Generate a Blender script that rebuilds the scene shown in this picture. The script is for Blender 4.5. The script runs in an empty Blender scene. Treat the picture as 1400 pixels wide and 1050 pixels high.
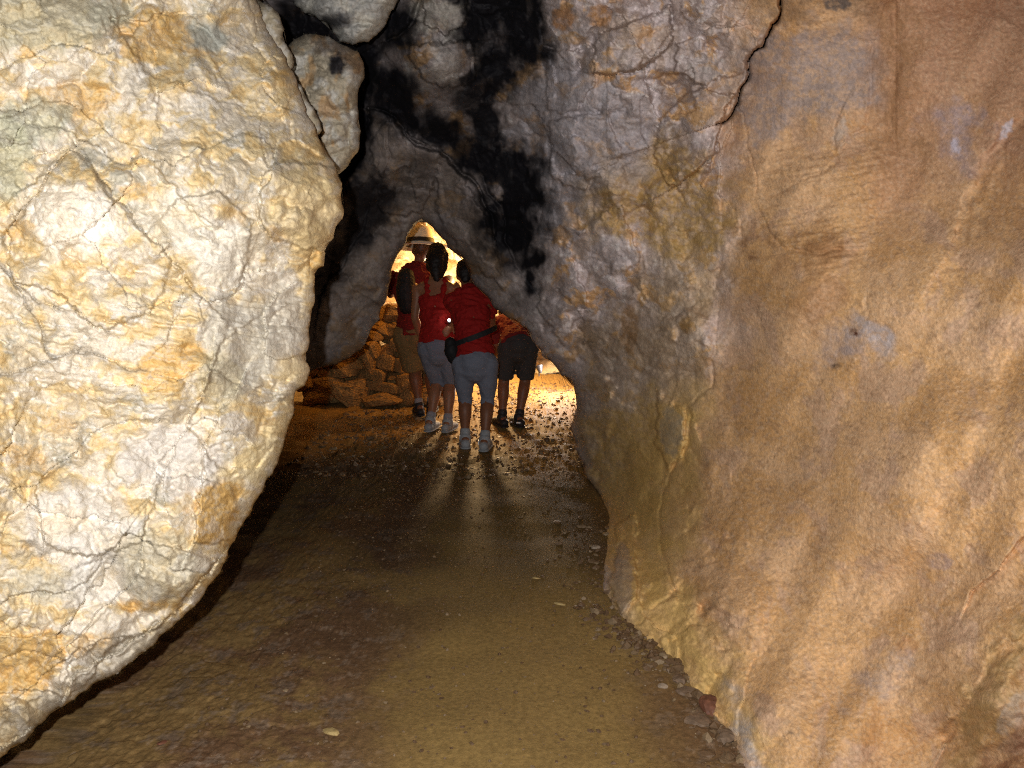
import bpy, bmesh, math, random
import numpy as np
from mathutils import Vector, Matrix

# ------------------------------------------------------------------ camera, world, lights
SC = bpy.context.scene
COL = SC.collection
CAMZ = 1.4
F = 1099.0                      # focal length in pixels of the 1400 px wide picture
PITCH = math.radians(8.4)       # tilt below the horizon

cam_d = bpy.data.cameras.new('camera')
cam_d.sensor_width = 36.0
cam_d.lens = F / 1400 * 36.0
cam_d.clip_start = 0.02
cam_d.clip_end = 200
cam = bpy.data.objects.new('viewpoint', cam_d)
cam.location = (0, 0, CAMZ)
cam.rotation_euler = (math.radians(90) - PITCH, 0, 0)
COL.objects.link(cam)
SC.camera = cam

world = bpy.data.worlds.new('World')
SC.world = world
world.use_nodes = True
world.node_tree.nodes['Background'].inputs[0].default_value = (0.75, 0.8, 1.0, 1)
world.node_tree.nodes['Background'].inputs[1].default_value = 0.004

SC.view_settings.view_transform = 'Standard'
SC.view_settings.look = 'None'
SC.view_settings.gamma = 1.0
SC.view_settings.use_curve_mapping = False
SC.view_settings.exposure = 0.0


def lamp(name, loc, energy, color, radius, kind='POINT', rot=None, spot=None, blend=0.6):
    d = bpy.data.lights.new(name, kind)
    d.energy = energy
    d.color = color
    d.shadow_soft_size = radius
    if kind == 'SPOT':
        d.spot_size = math.radians(spot)
        d.spot_blend = blend
    o = bpy.data.objects.new(name, d)
    o.location = loc
    if rot:
        o.rotation_euler = rot
    COL.objects.link(o)
    return o


# the flash of the camera that took the picture: up and to the left of the lens
lamp('camera_flash', (-0.10, 0.02, CAMZ + 0.085), 270, (1.0, 0.97, 0.95), 0.012, 'SPOT',
     (math.radians(90) - PITCH + math.radians(1), 0, math.radians(5)), 118, 0.75)
# lamps of the lit chamber behind the visitors
lamp('chamber_lamp_light', (-0.42, 9.3, 1.15), 260, (1.0, 0.66, 0.32), 0.12)
lamp('floor_lamp_light', (0.50, 8.6, 0.32), 46, (1.0, 0.84, 0.70), 0.14)
lamp('side_lamp_light', (-0.35, 7.75, 1.75), 44, (1.0, 0.46, 0.09), 0.08)

cycles = SC.cycles
cycles.use_denoising = False
cycles.filter_width = 1.1
cycles.max_bounces = 5
cycles.sample_clamp_indirect = 1.5

rng = np.random.default_rng(7)
random.seed(7)

# ------------------------------------------------------------------ helpers: view rays and noise
CP, SP = math.cos(PITCH), math.sin(PITCH)


def ray_xyz(px, py, Y):
    """the point at distance Y in front of the viewpoint that shows at picture position px, py"""
    a = (px - 700.0) / F
    b = (525.0 - py) / F
    dx, dy, dz = a, CP + b * SP, -SP + b * CP
    t = Y / dy
    return dx * t, Y + 0 * t, CAMZ + dz * t


def pt(px, py, Y):
    return Vector([float(v) for v in ray_xyz(float(px), float(py), float(Y))])


def floor_Y(py):
    b = (525.0 - py) / F
    return CAMZ / (SP - b * CP) * (CP + b * SP)


_ang = rng.random((16, 256, 256)) * 2 * np.pi
GX, GY = np.cos(_ang), np.sin(_ang)
RND = rng.random((8, 256, 256))


def pn(x, y, seed=0):
    s = seed % 16
    x = x + 13.7 * seed
    y = y - 7.3 * seed
    xi = np.floor(x); yi = np.floor(y)
    fx = x - xi; fy = y - yi
    ix = xi.astype(np.int32) & 255; iy = yi.astype(np.int32) & 255
    jx = (ix + 1) & 255; jy = (iy + 1) & 255
    gx, gy = GX[s], GY[s]
    u = fx * fx * fx * (fx * (fx * 6 - 15) + 10)
    v = fy * fy * fy * (fy * (fy * 6 - 15) + 10)
    a = gx[iy, ix] * fx + gy[iy, ix] * fy
    b = gx[iy, jx] * (fx - 1) + gy[iy, jx] * fy
    c = gx[jy, ix] * fx + gy[jy, ix] * (fy - 1)
    d = gx[jy, jx] * (fx - 1) + gy[jy, jx] * (fy - 1)
    return ((a + (b - a) * u) + ((c + (d - c) * u) - (a + (b - a) * u)) * v) * 1.5


def fbm(x, y, o=4, seed=0, gain=0.5):
    t = 0; a = 1.0; n = 0
    for i in range(o):
        t = t + a * pn(x, y, seed + i)
        n += a; a *= gain
        x = x * 2.03; y = y * 2.03
    return t / n * 1.4


def ridged(x, y, o=4, seed=0, gain=0.5):
    t = 0; a = 1.0; n = 0
    for i in range(o):
        t = t + a * (1 - np.abs(pn(x, y, seed + i)) * 2)
        n += a; a *= gain
        x = x * 2.03; y = y * 2.03
    return t / n


def cells(x, y, seed=0):
    """nearest random cell: f1, f2, three random numbers of the cell, offset from its centre"""
    xi = np.floor(x).astype(np.int32); yi = np.floor(y).astype(np.int32)
    f1 = np.full(x.shape, 9.0); f2 = np.full(x.shape, 9.0)
    bx = np.zeros(x.shape, np.int32); by = np.zeros(x.shape, np.int32)
    dx = np.zeros(x.shape); dy = np.zeros(x.shape)
    for a in (-1, 0, 1):
        for b in (-1, 0, 1):
            cx = (xi + a + 37 * seed) & 255; cy = (yi + b + 91 * seed) & 255
            ex = xi + a + RND[0][cy, cx] - x; ey = yi + b + RND[1][cy, cx] - y
            d = np.sqrt(ex * ex + ey * ey)
            m = d < f1
            f2 = np.where(m, f1, np.minimum(f2, d))
            bx = np.where(m, cx, bx); by = np.where(m, cy, by)
            dx = np.where(m, -ex, dx); dy = np.where(m, -ey, dy)
            f1 = np.where(m, d, f1)
    return f1, f2, RND[2][by, bx], RND[3][by, bx] * 2 - 1, RND[4][by, bx] * 2 - 1, dx, dy


def facets(x, y, seed=0, tilt=0.7):
    """broken faces: every cell is its own tilted plane"""
    f1, f2, h, gx, gy, dx, dy = cells(x, y, seed)
    e = np.clip((f2 - f1) / 0.12, 0, 1)
    return (h - 0.5) + tilt * (gx * dx + gy * dy), e


def chips(x, y, seed=0, tilt=0.8, k=1.1):
    """broken faces that meet in creases: the upper envelope of tilted planes, continuous everywhere"""
    xi = np.floor(x).astype(np.int32); yi = np.floor(y).astype(np.int32)
    h = np.full(x.shape, -9.0)
    for a in (-1, 0, 1):
        for b in (-1, 0, 1):
            cx = (xi + a + 37 * seed) & 255; cy = (yi + b + 91 * seed) & 255
            ex = x - (xi + a + RND[0][cy, cx]); ey = y - (yi + b + RND[1][cy, cx])
            v = (RND[2][cy, cx] - 0.5) * 0.7 + tilt * ((RND[3][cy, cx] * 2 - 1) * ex + (RND[4][cy, cx] * 2 - 1) * ey) - k * (ex * ex + ey * ey)
            h = np.maximum(h, v)
    return h


def ss(a, b, x):
    t = np.clip((x - a) / (b - a), 0, 1)
    return t * t * (3 - 2 * t)


def frac(pts, amp=0.12, n=3, seed=1, closed=False):
    r = random.Random(seed)
    p = [tuple(map(float, q)) for q in pts]
    if closed:
        p = p + [p[0]]
    for _ in range(n):
        q = [p[0]]
        for a, b in zip(p, p[1:]):
            L = math.hypot(b[0] - a[0], b[1] - a[1])
            k = r.uniform(-amp, amp)
            if L < 2.0:
                k = 0
            q.append(((a[0] + b[0]) / 2 - (b[1] - a[1]) * k, (a[1] + b[1]) / 2 + (b[0] - a[0]) * k))
            q.append(b)
        p = q
    return p[:-1] if closed else p


def seg_dist(X, Y, poly, closed=False, near=False, reach=1e9):
    """distance to a polyline; with near also the nearest point; the sign of the side in side"""
    P = list(poly) + ([poly[0]] if closed else [])
    best = np.full(X.shape, 1e9)
    side = np.zeros(X.shape)
    nx = np.zeros(X.shape); ny = np.zeros(X.shape)
    for (ax, ay), (bx, by) in zip(P, P[1:]):
        ex, ey = bx - ax, by - ay
        L2 = ex * ex + ey * ey + 1e-9
        t = np.clip(((X - ax) * ex + (Y - ay) * ey) / L2, 0, 1)
        qx = ax + t * ex; qy = ay + t * ey
        d = (X - qx) ** 2 + (Y - qy) ** 2
        m = d < best
        best = np.where(m, d, best)
        if near:
            nx = np.where(m, qx, nx); ny = np.where(m, qy, ny)
        side = np.where(m, np.sign(ex * (Y - ay) - ey * (X - ax)), side)
    return np.sqrt(best), side, nx, ny


def inside(X, Y, poly):
    r = np.zeros(X.shape, bool)
    n = len(poly)
    for i in range(n):
        ax, ay = poly[i]; bx, by = poly[(i + 1) % n]
        if ay == by:
            continue
        c = ((ay > Y) != (by > Y)) & (X < (bx - ax) * (Y - ay) / (by - ay) + ax)
        r ^= c
    return r


def tps(ctrl):
    """thin plate interpolation of 1/distance through control points (px, py, Y)"""
    c = np.array(ctrl, float)
    xy = c[:, :2] / 500.0
    w = 1.0 / c[:, 2]
    n = len(c)
    d = np.sqrt(((xy[:, None] - xy[None]) ** 2).sum(-1))
    K = np.where(d > 0, d * d * np.log(d + 1e-12), 0) + np.eye(n) * 2e-3
    A = np.zeros((n + 3, n + 3))
    A[:n, :n] = K; A[:n, n] = 1; A[:n, n + 1:] = xy; A[n, :n] = 1; A[n + 1:, :n] = xy.T
    s = np.linalg.solve(A, np.concatenate([w, np.zeros(3)]))

    def f(X, Y):
        x = X / 500.0; y = Y / 500.0
        r = s[n] + s[n + 1] * x + s[n + 2] * y
        for i in range(n):
            q = (x - xy[i, 0]) ** 2 + (y - xy[i, 1]) ** 2
            r = r + s[i] * 0.5 * q * np.log(q + 1e-12)
        return 1.0 / np.maximum(r, 0.05)
    return f


# ------------------------------------------------------------------ helpers: objects
def tag(o, label=None, cat=None, group=None, kind=None):
    if label: o['label'] = label
    if cat: o['category'] = cat
    if group: o['group'] = group
    if kind: o['kind'] = kind
    return o


def link(name, me, mat=None, parent=None):
    o = bpy.data.objects.new(name, me)
    if mat and not me.materials:
        me.materials.append(mat)
    COL.objects.link(o)
    if parent:
        o.parent = parent
    return o


def empty(name, loc, rz=0.0):
    o = bpy.data.objects.new(name, None)
    o.empty_display_size = 0.1
    o.location = loc
    o.rotation_euler = (0, 0, rz)
    COL.objects.link(o)
    return o


def grid_mesh(name, P, keep, col, wet=None, cut=None):
    """P: rows x cols x 3 points; keep: vertices in use; col: rows x cols x 3"""
    R, C = keep.shape
    q = keep[:-1, :-1] & keep[1:, :-1] & keep[:-1, 1:] & keep[1:, 1:]
    if cut is not None:
        q &= ~cut
    i, j = np.nonzero(q)
    v = i * C + j
    faces = np.stack([v, v + C, v + C + 1, v + 1], 1)
    used, inv = np.unique(faces, return_inverse=True)
    faces = inv.reshape(faces.shape)
    co = P.reshape(-1, 3)[used]
    me = bpy.data.meshes.new(name)
    me.vertices.add(len(co))
    me.vertices.foreach_set('co', co.astype(np.float32).ravel())
    me.loops.add(faces.size)
    me.loops.foreach_set('vertex_index', faces.astype(np.int32).ravel())
    me.polygons.add(len(faces))
    me.polygons.foreach_set('loop_start', np.arange(0, faces.size, 4, dtype=np.int32))
    me.polygons.foreach_set('use_smooth', np.ones(len(faces), bool))
    me.update(calc_edges=True)
    a = me.color_attributes.new('col', 'FLOAT_COLOR', 'POINT')
    rgba = np.ones((len(co), 4), np.float32)
    rgba[:, :3] = np.clip(col.reshape(-1, 3)[used], 0, 1)
    a.data.foreach_set('color', rgba.ravel())
    b = me.attributes.new('wet', 'FLOAT', 'POINT')
    w = np.zeros(len(co), np.float32) if wet is None else wet.reshape(-1)[used].astype(np.float32)
    b.data.foreach_set('value', w)
    return me


def mix(col, c, m):
    m = np.clip(m, 0, 1)[..., None]
    return col * (1 - m) + np.array(c, float) * m


def sheet_points(px, py, Y):
    return np.stack(ray_xyz(px, py, Y), -1)


def roughen(P, h):
    """push points along the surface normal"""
    du = np.gradient(P, axis=1); dv = np.gradient(P, axis=0)
    n = np.cross(dv, du)
    n /= np.linalg.norm(n, axis=-1, keepdims=True) + 1e-9
    # toward the viewer side
    view = -P + np.array([0, 0, CAMZ])
    return P + n * h[..., None] * 1.0, n


def facing_sign(P, n):
    view = np.array([0, 0, CAMZ]) - P
    return np.sign((n * view).sum(-1).mean())


# ------------------------------------------------------------------ materials
def nodes_of(m):
    m.use_nodes = True
    nt = m.node_tree
    return nt, nt.nodes, nt.links, nt.nodes['Principled BSDF']


def rock_material(name, grain=60.0, bump=0.5, rough=0.85, var=0.35, wet_rough=0.25, spec=0.35, fleck=0.0, bdist=0.004):
    m = bpy.data.materials.new(name)
    nt, N, L, B = nodes_of(m)
    at = N.new('ShaderNodeAttribute'); at.attribute_name = 'col'
    wt = N.new('ShaderNodeAttribute'); wt.attribute_name = 'wet'
    tc = N.new('ShaderNodeTexCoord')
    n1 = N.new('ShaderNodeTexNoise'); n1.inputs['Scale'].default_value = grain
    n1.inputs['Detail'].default_value = 8; n1.inputs['Roughness'].default_value = 0.68
    n2 = N.new('ShaderNodeTexNoise'); n2.inputs['Scale'].default_value = grain * 4.3
    n2.inputs['Detail'].default_value = 5; n2.inputs['Roughness'].default_value = 0.6
    for n in (n1, n2):
        L.new(tc.outputs['Object'], n.inputs['Vector'])
    mr = N.new('ShaderNodeMapRange')
    mr.inputs['From Min'].default_value = 0.3; mr.inputs['From Max'].default_value = 0.7
    mr.inputs['To Min'].default_value = 1 - var; mr.inputs['To Max'].default_value = 1 + var * 0.8
    L.new(n1.outputs['Fac'], mr.inputs['Value'])
    vm = N.new('ShaderNodeVectorMath'); vm.operation = 'SCALE'
    L.new(at.outputs['Color'], vm.inputs[0]); L.new(mr.outputs[0], vm.inputs['Scale'])
    L.new(vm.outputs[0], B.inputs['Base Color'])
    mx = N.new('ShaderNodeMix'); mx.data_type = 'FLOAT'
    L.new(wt.outputs['Fac'], mx.inputs[0])
    mx.inputs[2].default_value = rough; mx.inputs[3].default_value = wet_rough
    ad = N.new('ShaderNodeMath'); ad.operation = 'MULTIPLY_ADD'
    L.new(n2.outputs['Fac'], ad.inputs[0]); ad.inputs[1].default_value = 0.3
    sb = N.new('ShaderNodeMath'); sb.operation = 'SUBTRACT'; sb.inputs[1].default_value = 0.15
    L.new(mx.outputs[0], sb.inputs[0]); L.new(sb.outputs[0], ad.inputs[2])
    ad.use_clamp = True
    L.new(ad.outputs[0], B.inputs['Roughness'])
    B.inputs['Specular IOR Level'].default_value = spec
    sm = N.new('ShaderNodeMath'); sm.operation = 'MULTIPLY_ADD'; sm.inputs[1].default_value = 0.35
    L.new(n2.outputs['Fac'], sm.inputs[0]); L.new(n1.outputs['Fac'], sm.inputs[2])
    bp = N.new('ShaderNodeBump'); bp.inputs['Strength'].default_value = bump
    bp.inputs['Distance'].default_value = bdist
    L.new(sm.outputs[0], bp.inputs['Height'])
    L.new(bp.outputs[0], B.inputs['Normal'])
    return m


def plain(name, color, rough=0.7, scale=40.0, var=0.2, bump=0.15, spec=0.4, emit=None, dist=0.003):
    m = bpy.data.materials.new(name)
    nt, N, L, B = nodes_of(m)
    tc = N.new('ShaderNodeTexCoord')
    n1 = N.new('ShaderNodeTexNoise'); n1.inputs['Scale'].default_value = scale
    n1.inputs['Detail'].default_value = 6
    L.new(tc.outputs['Object'], n1.inputs['Vector'])
    cr = N.new('ShaderNodeValToRGB')
    cr.color_ramp.elements[0].position = 0.3; cr.color_ramp.elements[1].position = 0.7
    cr.color_ramp.elements[0].color = [c * (1 - var) for c in color] + [1]
    cr.color_ramp.elements[1].color = [min(1, c * (1 + var)) for c in color] + [1]
    L.new(n1.outputs['Fac'], cr.inputs[0]); L.new(cr.outputs[0], B.inputs['Base Color'])
    B.inputs['Roughness'].default_value = rough
    B.inputs['Specular IOR Level'].default_value = spec
    bp = N.new('ShaderNodeBump'); bp.inputs['Strength'].default_value = bump
    bp.inputs['Distance'].default_value = dist
    L.new(n1.outputs['Fac'], bp.inputs['Height']); L.new(bp.outputs[0], B.inputs['Normal'])
    if emit:
        B.inputs['Emission Color'].default_value = list(emit[:3]) + [1]
        B.inputs['Emission Strength'].default_value = emit[3]
    return m


M_BOULDER = rock_material('pale limestone', 80, 1.0, 0.68, 0.22, spec=0.35, bdist=0.003)
M_WALL = rock_material('clay coated rock', 90, 1.0, 0.8, 0.24, spec=0.25, wet_rough=0.42, bdist=0.0026)
M_FLOOR = rock_material('trodden wet clay', 60, 0.7, 0.8, 0.34, wet_rough=0.66, spec=0.18)
M_CHAMBER = rock_material('lit chamber rock', 14, 1.0, 0.8, 0.4, bdist=0.02)


# ------------------------------------------------------------------ rock sheet builder
def sheet(outline, ctrl, xs, ys, round_px, round_m, wrap_px, wrap_m, relief):
    """a rock mass: front face inside the outline, rolled over the edge and carried back behind it"""
    X, Y = np.meshgrid(xs, ys)
    ins = inside(X, Y, outline)
    d, _, nx, ny = seg_dist(X, Y, outline, True, True)
    keep = ins | (d < wrap_px)
    f = tps(ctrl)
    # picture position: outside points collapse on to the edge, a little inside it
    cx = np.where(ins, X, nx); cy = np.where(ins, Y, ny)
    depth = f(cx, cy)
    rr = round_px
    t = np.clip(1 - np.where(ins, d, 0) / rr, 0, 1)
    depth = depth + round_m * (1 - np.sqrt(np.maximum(1 - t * t, 0)))
    depth = depth + np.where(ins, 0, d / wrap_px * wrap_m)
    h, col, wet, fine = relief(X, Y, d, ins)
    edge = np.where(ins, 0.55 + 0.45 * np.clip(d / 14, 0, 1), 0.55)
    depth = depth - h * edge
    P = sheet_points(cx, cy, depth)
    P2, n = roughen(P, fine * facing_sign(P, roughen(P, fine * 0)[1]))
    # no faces between points that fell back on to different edges
    big = (np.abs(np.diff(cx, axis=1))[:-1] + np.abs(np.diff(cy, axis=1))[:-1] > 14) | (np.abs(np.diff(cx, axis=0))[:, :-1] + np.abs(np.diff(cy, axis=0))[:, :-1] > 14)
    cut = big & ~(ins[:-1, :-1] | ins[1:, 1:])
    return P2, keep, col, wet, cut


def crack(X, Y, pts, width=2.2, deep=0.03, step=0.0, spread=25, seed=3, amp=0.14):
    """(depth to carve, distance) along a broken line"""
    pl = frac(pts, amp, 2, seed)
    xs_ = [p[0] for p in pl]; ys_ = [p[1] for p in pl]
    R = max(spread * 2.5, 12)
    m = (X > min(xs_) - R) & (X < max(xs_) + R) & (Y > min(ys_) - R) & (Y < max(ys_) + R)
    out = np.zeros(X.shape); dist = np.full(X.shape, 99.0)
    if m.any():
        d, s, _, _ = seg_dist(X[m], Y[m], pl)
        w = width * (0.7 + 0.6 * pn(X[m] / 17, Y[m] / 17, seed))
        v = -deep * np.exp(-(d / np.maximum(w, 0.5)) ** 2)
        if step:
            v = v + step * s * np.exp(-d / spread) * (np.tanh(d / (width * 2.5)) if width >= 2.9 else 1.0)
        out[m] = v; dist[m] = d
    return out, dist


def patch(X, Y, pts, soft=6, wob=10, wsc=22, seed=5, grow=0):
    """0..1 mask of a blotch with a ragged edge"""
    xs_ = [p[0] for p in pts]; ys_ = [p[1] for p in pts]
    R = soft + wob * 2 + 5
    m = (X > min(xs_) - R) & (X < max(xs_) + R) & (Y > min(ys_) - R) & (Y < max(ys_) + R)
    out = np.zeros(X.shape)
    if m.any():
        x, y = X[m], Y[m]
        d, _, _, _ = seg_dist(x, y, pts, True)
        sd = np.where(inside(x, y, pts), d, -d) + grow
        sd = sd + wob * fbm(x / wsc, y / wsc, 4, seed)
        out[m] = ss(-soft, soft, sd)
    return out


def ell(cx, cy, rx, ry, rot=0, n=14):
    c, s = math.cos(math.radians(rot)), math.sin(math.radians(rot))
    return [(cx + rx * math.cos(2 * math.pi * k / n) * c - ry * math.sin(2 * math.pi * k / n) * s,
             cy + rx * math.cos(2 * math.pi * k / n) * s + ry * math.sin(2 * math.pi * k / n) * c) for k in range(n)]


def steps(*segs):
    out = []
    for a, b, s in segs:
        out.append(np.arange(a, b, s))
    return np.concatenate(out)


# ------------------------------------------------------------------ left boulder
LEFT = [(340, -230), (338, -90), (346, -12), (352, 5), (358, 20), (368, 46), (378, 62), (391, 84), (404, 106), (414, 138), (425, 165),
        (432, 186), (443, 210), (459, 230), (467, 250), (468, 282), (467, 300), (456, 324), (444, 343), (442, 364),
        (428, 371), (427, 395), (424, 430), (421, 455), (418, 482), (411, 487), (420, 497), (422, 512), (416, 527),
        (406, 531), (402, 560), (392, 590), (387, 610), (375, 640), (361, 665), (346, 690), (331, 718), (322, 735),
        (311, 760), (299, 785), (280, 810), (258, 835), (240, 850), (218, 868), (205, 885), (180, 905), (150, 925),
        (118, 944), (84, 966), (62, 984), (40, 1004), (15, 1022), (0, 1036), (-60, 1085), (-160, 1160), (-420, 1300),
        (-420, -230)]
LEFTF = frac(LEFT[:-2], 0.13, 3, 11) + LEFT[-2:]

L_CTRL = [(468, 290, 2.38), (425, 430, 2.3), (400, 560, 2.22), (330, 718, 2.08), (240, 850, 1.95), (120, 945, 1.82),
          (0, 1035, 1.68), (360, 50, 2.55), (345, -220, 2.35), (0, -100, 1.95), (200, 60, 2.15), (60, 120, 1.95),
          (200, 280, 1.97), (330, 260, 2.12), (100, 500, 1.82), (300, 430, 2.0), (200, 620, 1.88), (60, 780, 1.72),
          (0, 450, 1.75), (-250, 500, 1.45), (-400, -200, 1.6), (-250, 1000, 1.4), (90, 890, 1.76), (-200, 1220, 1.5),
          (250, 740, 1.86), (330, 600, 2.0), (20, 930, 1.70)]

L_CRACKS = [  # points, width, depth, step, spread
    ([(363, 150), (357, 171), (359, 195), (363, 219), (372, 233)], 1.4, 0.012, 0.004, 20),
    ([(372, 233), (353, 264), (352, 285), (358, 308), (372, 330)], 2.2, 0.030, -0.010, 30),
    ([(130, 233), (144, 250), (156, 274), (182, 295), (199, 319), (236, 358), (260, 391), (281, 411)], 2.2, 0.02, 0.010, 40),
    ([(281, 411), (300, 409), (319, 404), (335, 385), (338, 360)], 1.8, 0.016, -0.007, 30),
    ([(8, 372), (28, 398), (45, 430), (62, 478), (75, 490)], 2.6, 0.02, 0.007, 30),
    ([(20, 385), (45, 408), (62, 415), (105, 425), (120, 440), (142, 452)], 2.2, 0.016, 0.006, 25),
    ([(0, 512), (30, 508), (75, 490), (125, 480), (148, 492), (168, 502), (198, 507)], 2.6, 0.02, 0.010, 35),
    ([(292, 480), (288, 504), (274, 545), (256, 580), (240, 607), (230, 634), (226, 690)], 2.0, 0.022, -0.010, 35),
    ([(325, 530), (298, 562), (278, 607), (274, 651), (264, 703), (264, 742)], 2.0, 0.022, -0.010, 30),
    ([(195, 741), (192, 782), (154, 823), (130, 840), (96, 880)], 1.8, 0.018, 0.008, 30),
    ([(312, 748), (298, 768), (270, 800), (240, 837), (189, 871), (137, 902), (99, 926), (82, 967)], 2.4, 0.035, -0.012, 22),
    ([(82, 955), (69, 981), (40, 996), (7, 1019), (-30, 1040)], 2.4, 0.03, -0.010, 20),
    ([(168, 734), (140, 758), (120, 796), (75, 813), (0, 827)], 2.0, 0.020, 0.010, 35),
    ([(187, 574), (137, 586), (93, 627), (51, 662), (20, 668)], 2.0, 0.012, 0.012, 30),
    ([(456, 322), (440, 336), (428, 343), (424, 362)], 2.2, 0.03, 0.005, 15),
    ([(383, 400), (362, 425), (366, 455), (362, 485), (392, 492), (420, 486)], 1.8, 0.018, -0.010, 22),
    ([(392, 84), (372, 76), (356, 100), (372, 135), (390, 148)], 1.8, 0.014, 0.010, 30),
    ([(0, 160), (60, 138), (110, 150), (140, 175), (190, 200)], 1.8, 0.012, 0.010, 35),
    ([(98, 205), (70, 230), (45, 270), (12, 312), (-10, 330)], 2.2, 0.016, 0.014, 45),
    ([(35, 220), (70, 208), (98, 205), (130, 233)], 2.0, 0.012, 0.006, 30),
    ([(190, 30), (178, 52), (160, 60), (150, 72), (105, 62), (40, 78), (0, 95)], 2.0, 0.014, -0.008, 35),
    ([(340, 0), (352, 40), (345, 62), (360, 78)], 1.6, 0.014, 0.004, 20),
    ([(190, 395), (188, 420), (184, 440)], 1.4, 0.012, 0.0, 10),
    ([(248, 395), (246, 430), (232, 452), (225, 470)], 1.4, 0.012, 0.006, 20),
    ([(22, 672), (55, 700), (60, 740)], 1.6, 0.012, 0.008, 20),
    ([(0, 905), (40, 890), (90, 905), (130, 880), (170, 870)], 1.6, 0.014, -0.006, 25),
]


L_BLOCKS = [([(358, 240), (375, 225), (410, 222), (460, 235), (472, 290), (440, 345), (400, 335), (372, 326), (355, 300)], 0.040, 0.0002, 0.0),
            ([(98, 205), (130, 233), (156, 274), (199, 319), (236, 356), (205, 430), (142, 452), (105, 425), (20, 385), (10, 312), (45, 270)], 0.030, -0.0001, 0.0001),
            ([(281, 411), (319, 404), (338, 360), (345, 300), (300, 262), (240, 270), (199, 319), (236, 358)], 0.022, 0.0001, -0.0001),
            ([(288, 504), (325, 450), (383, 400), (366, 455), (364, 488), (398, 560), (350, 640), (298, 640), (274, 600), (256, 580)], -0.020, 0.0002, 0.0),
            ([(298, 562), (325, 530), (400, 545), (380, 640), (322, 735), (264, 742), (270, 680)], 0.022, 0.0, 0.0001),
            ([(195, 741), (298, 768), (270, 800), (240, 837), (189, 871), (137, 902), (96, 880), (154, 823), (192, 782)], 0.022, 0.0001, 0.0),
            ([(312, 748), (240, 837), (137, 902), (82, 967), (120, 960), (240, 870), (330, 760)], -0.035, 0.0, 0.0),
            ([(51, 662), (137, 586), (187, 574), (230, 634), (195, 741), (140, 758), (60, 740)], 0.020, -0.0001, 0.0001),
            ([(-40, 186), (35, 196), (98, 205), (60, 240), (-40, 330)], -0.020, 0.0, 0.0),
            ([(150, 25), (190, 30), (250, 15), (300, 60), (365, 80), (355, 160), (280, 130), (200, 100)], -0.016, 0.0001, 0.0),
            ([(392, 78), (372, 76), (356, 100), (372, 135), (400, 190), (445, 215), (420, 150)], 0.018, 0.0, 0.0),
            ([(-40, 862), (92, 862), (130, 880), (96, 905), (84, 950), (-40, 960)], 0.018, 0.0, 0.0)]
W_BLOCKS = [([(812, 101), (811, 60), (828, 42), (915, 8), (922, 50), (887, 86), (846, 99)], 0.07, 0.0002, 0.0),
            ([(560, 62), (600, 58), (642, 56), (652, 95), (640, 118), (606, 120), (576, 104)], 0.10, 0.0, -0.0004),
            ([(568, -30), (640, -30), (636, 30), (610, 48), (580, 30)], 0.10, 0.0, -0.0004),
            ([(905, 165), (960, 120), (1003, 130), (985, 165), (980, 211), (940, 243), (915, 258), (895, 215)], 0.07, 0.0003, 0.0),
            ([(925, 60), (1000, 30), (1040, 50), (1015, 100), (960, 118), (920, 100)], 0.05, -0.0003, 0.0002),
            ([(750, 70), (806, 62), (812, 120), (790, 150), (748, 150)], 0.05, 0.0003, 0.0),
            ([(752, 165), (830, 150), (850, 215), (800, 260), (750, 235)], 0.045, -0.0003, 0.0),
            ([(880, 110), (945, 95), (950, 150), (900, 170)], -0.04, 0.0, 0.0),
            ([(790, 290), (850, 280), (880, 350), (820, 380), (780, 350)], 0.035, 0.0003, 0.0),
            ([(740, 330), (775, 330), (800, 420), (770, 470), (735, 420)], 0.05, 0.0, 0.0),
            ([(900, 535), (935, 560), (938, 610), (915, 645), (895, 600)], 0.04, 0.0, 0.0),
            ([(838, 720), (868, 700), (872, 810), (850, 840), (832, 800)], 0.04, 0.0, 0.0),
            ([(540, 160), (600, 205), (575, 290), (520, 290), (505, 200)], 0.05, 0.0004, 0.0),
            ([(600, 210), (655, 280), (690, 400), (640, 360), (600, 300)], 0.05, -0.0003, 0.0)]


def blocks(X, Y, L, seed):
    h = 0
    for k, (pp, am, gx, gy) in enumerate(L):
        cx = sum(p[0] for p in pp) / len(pp); cy = sum(p[1] for p in pp) / len(pp)
        h = h + patch(X, Y, frac(pp, 0.10, 2, seed + k, True), 2.0, 5, 14, seed + k) * (am + gx * (X - cx) + gy * (Y - cy))
    return h


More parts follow.
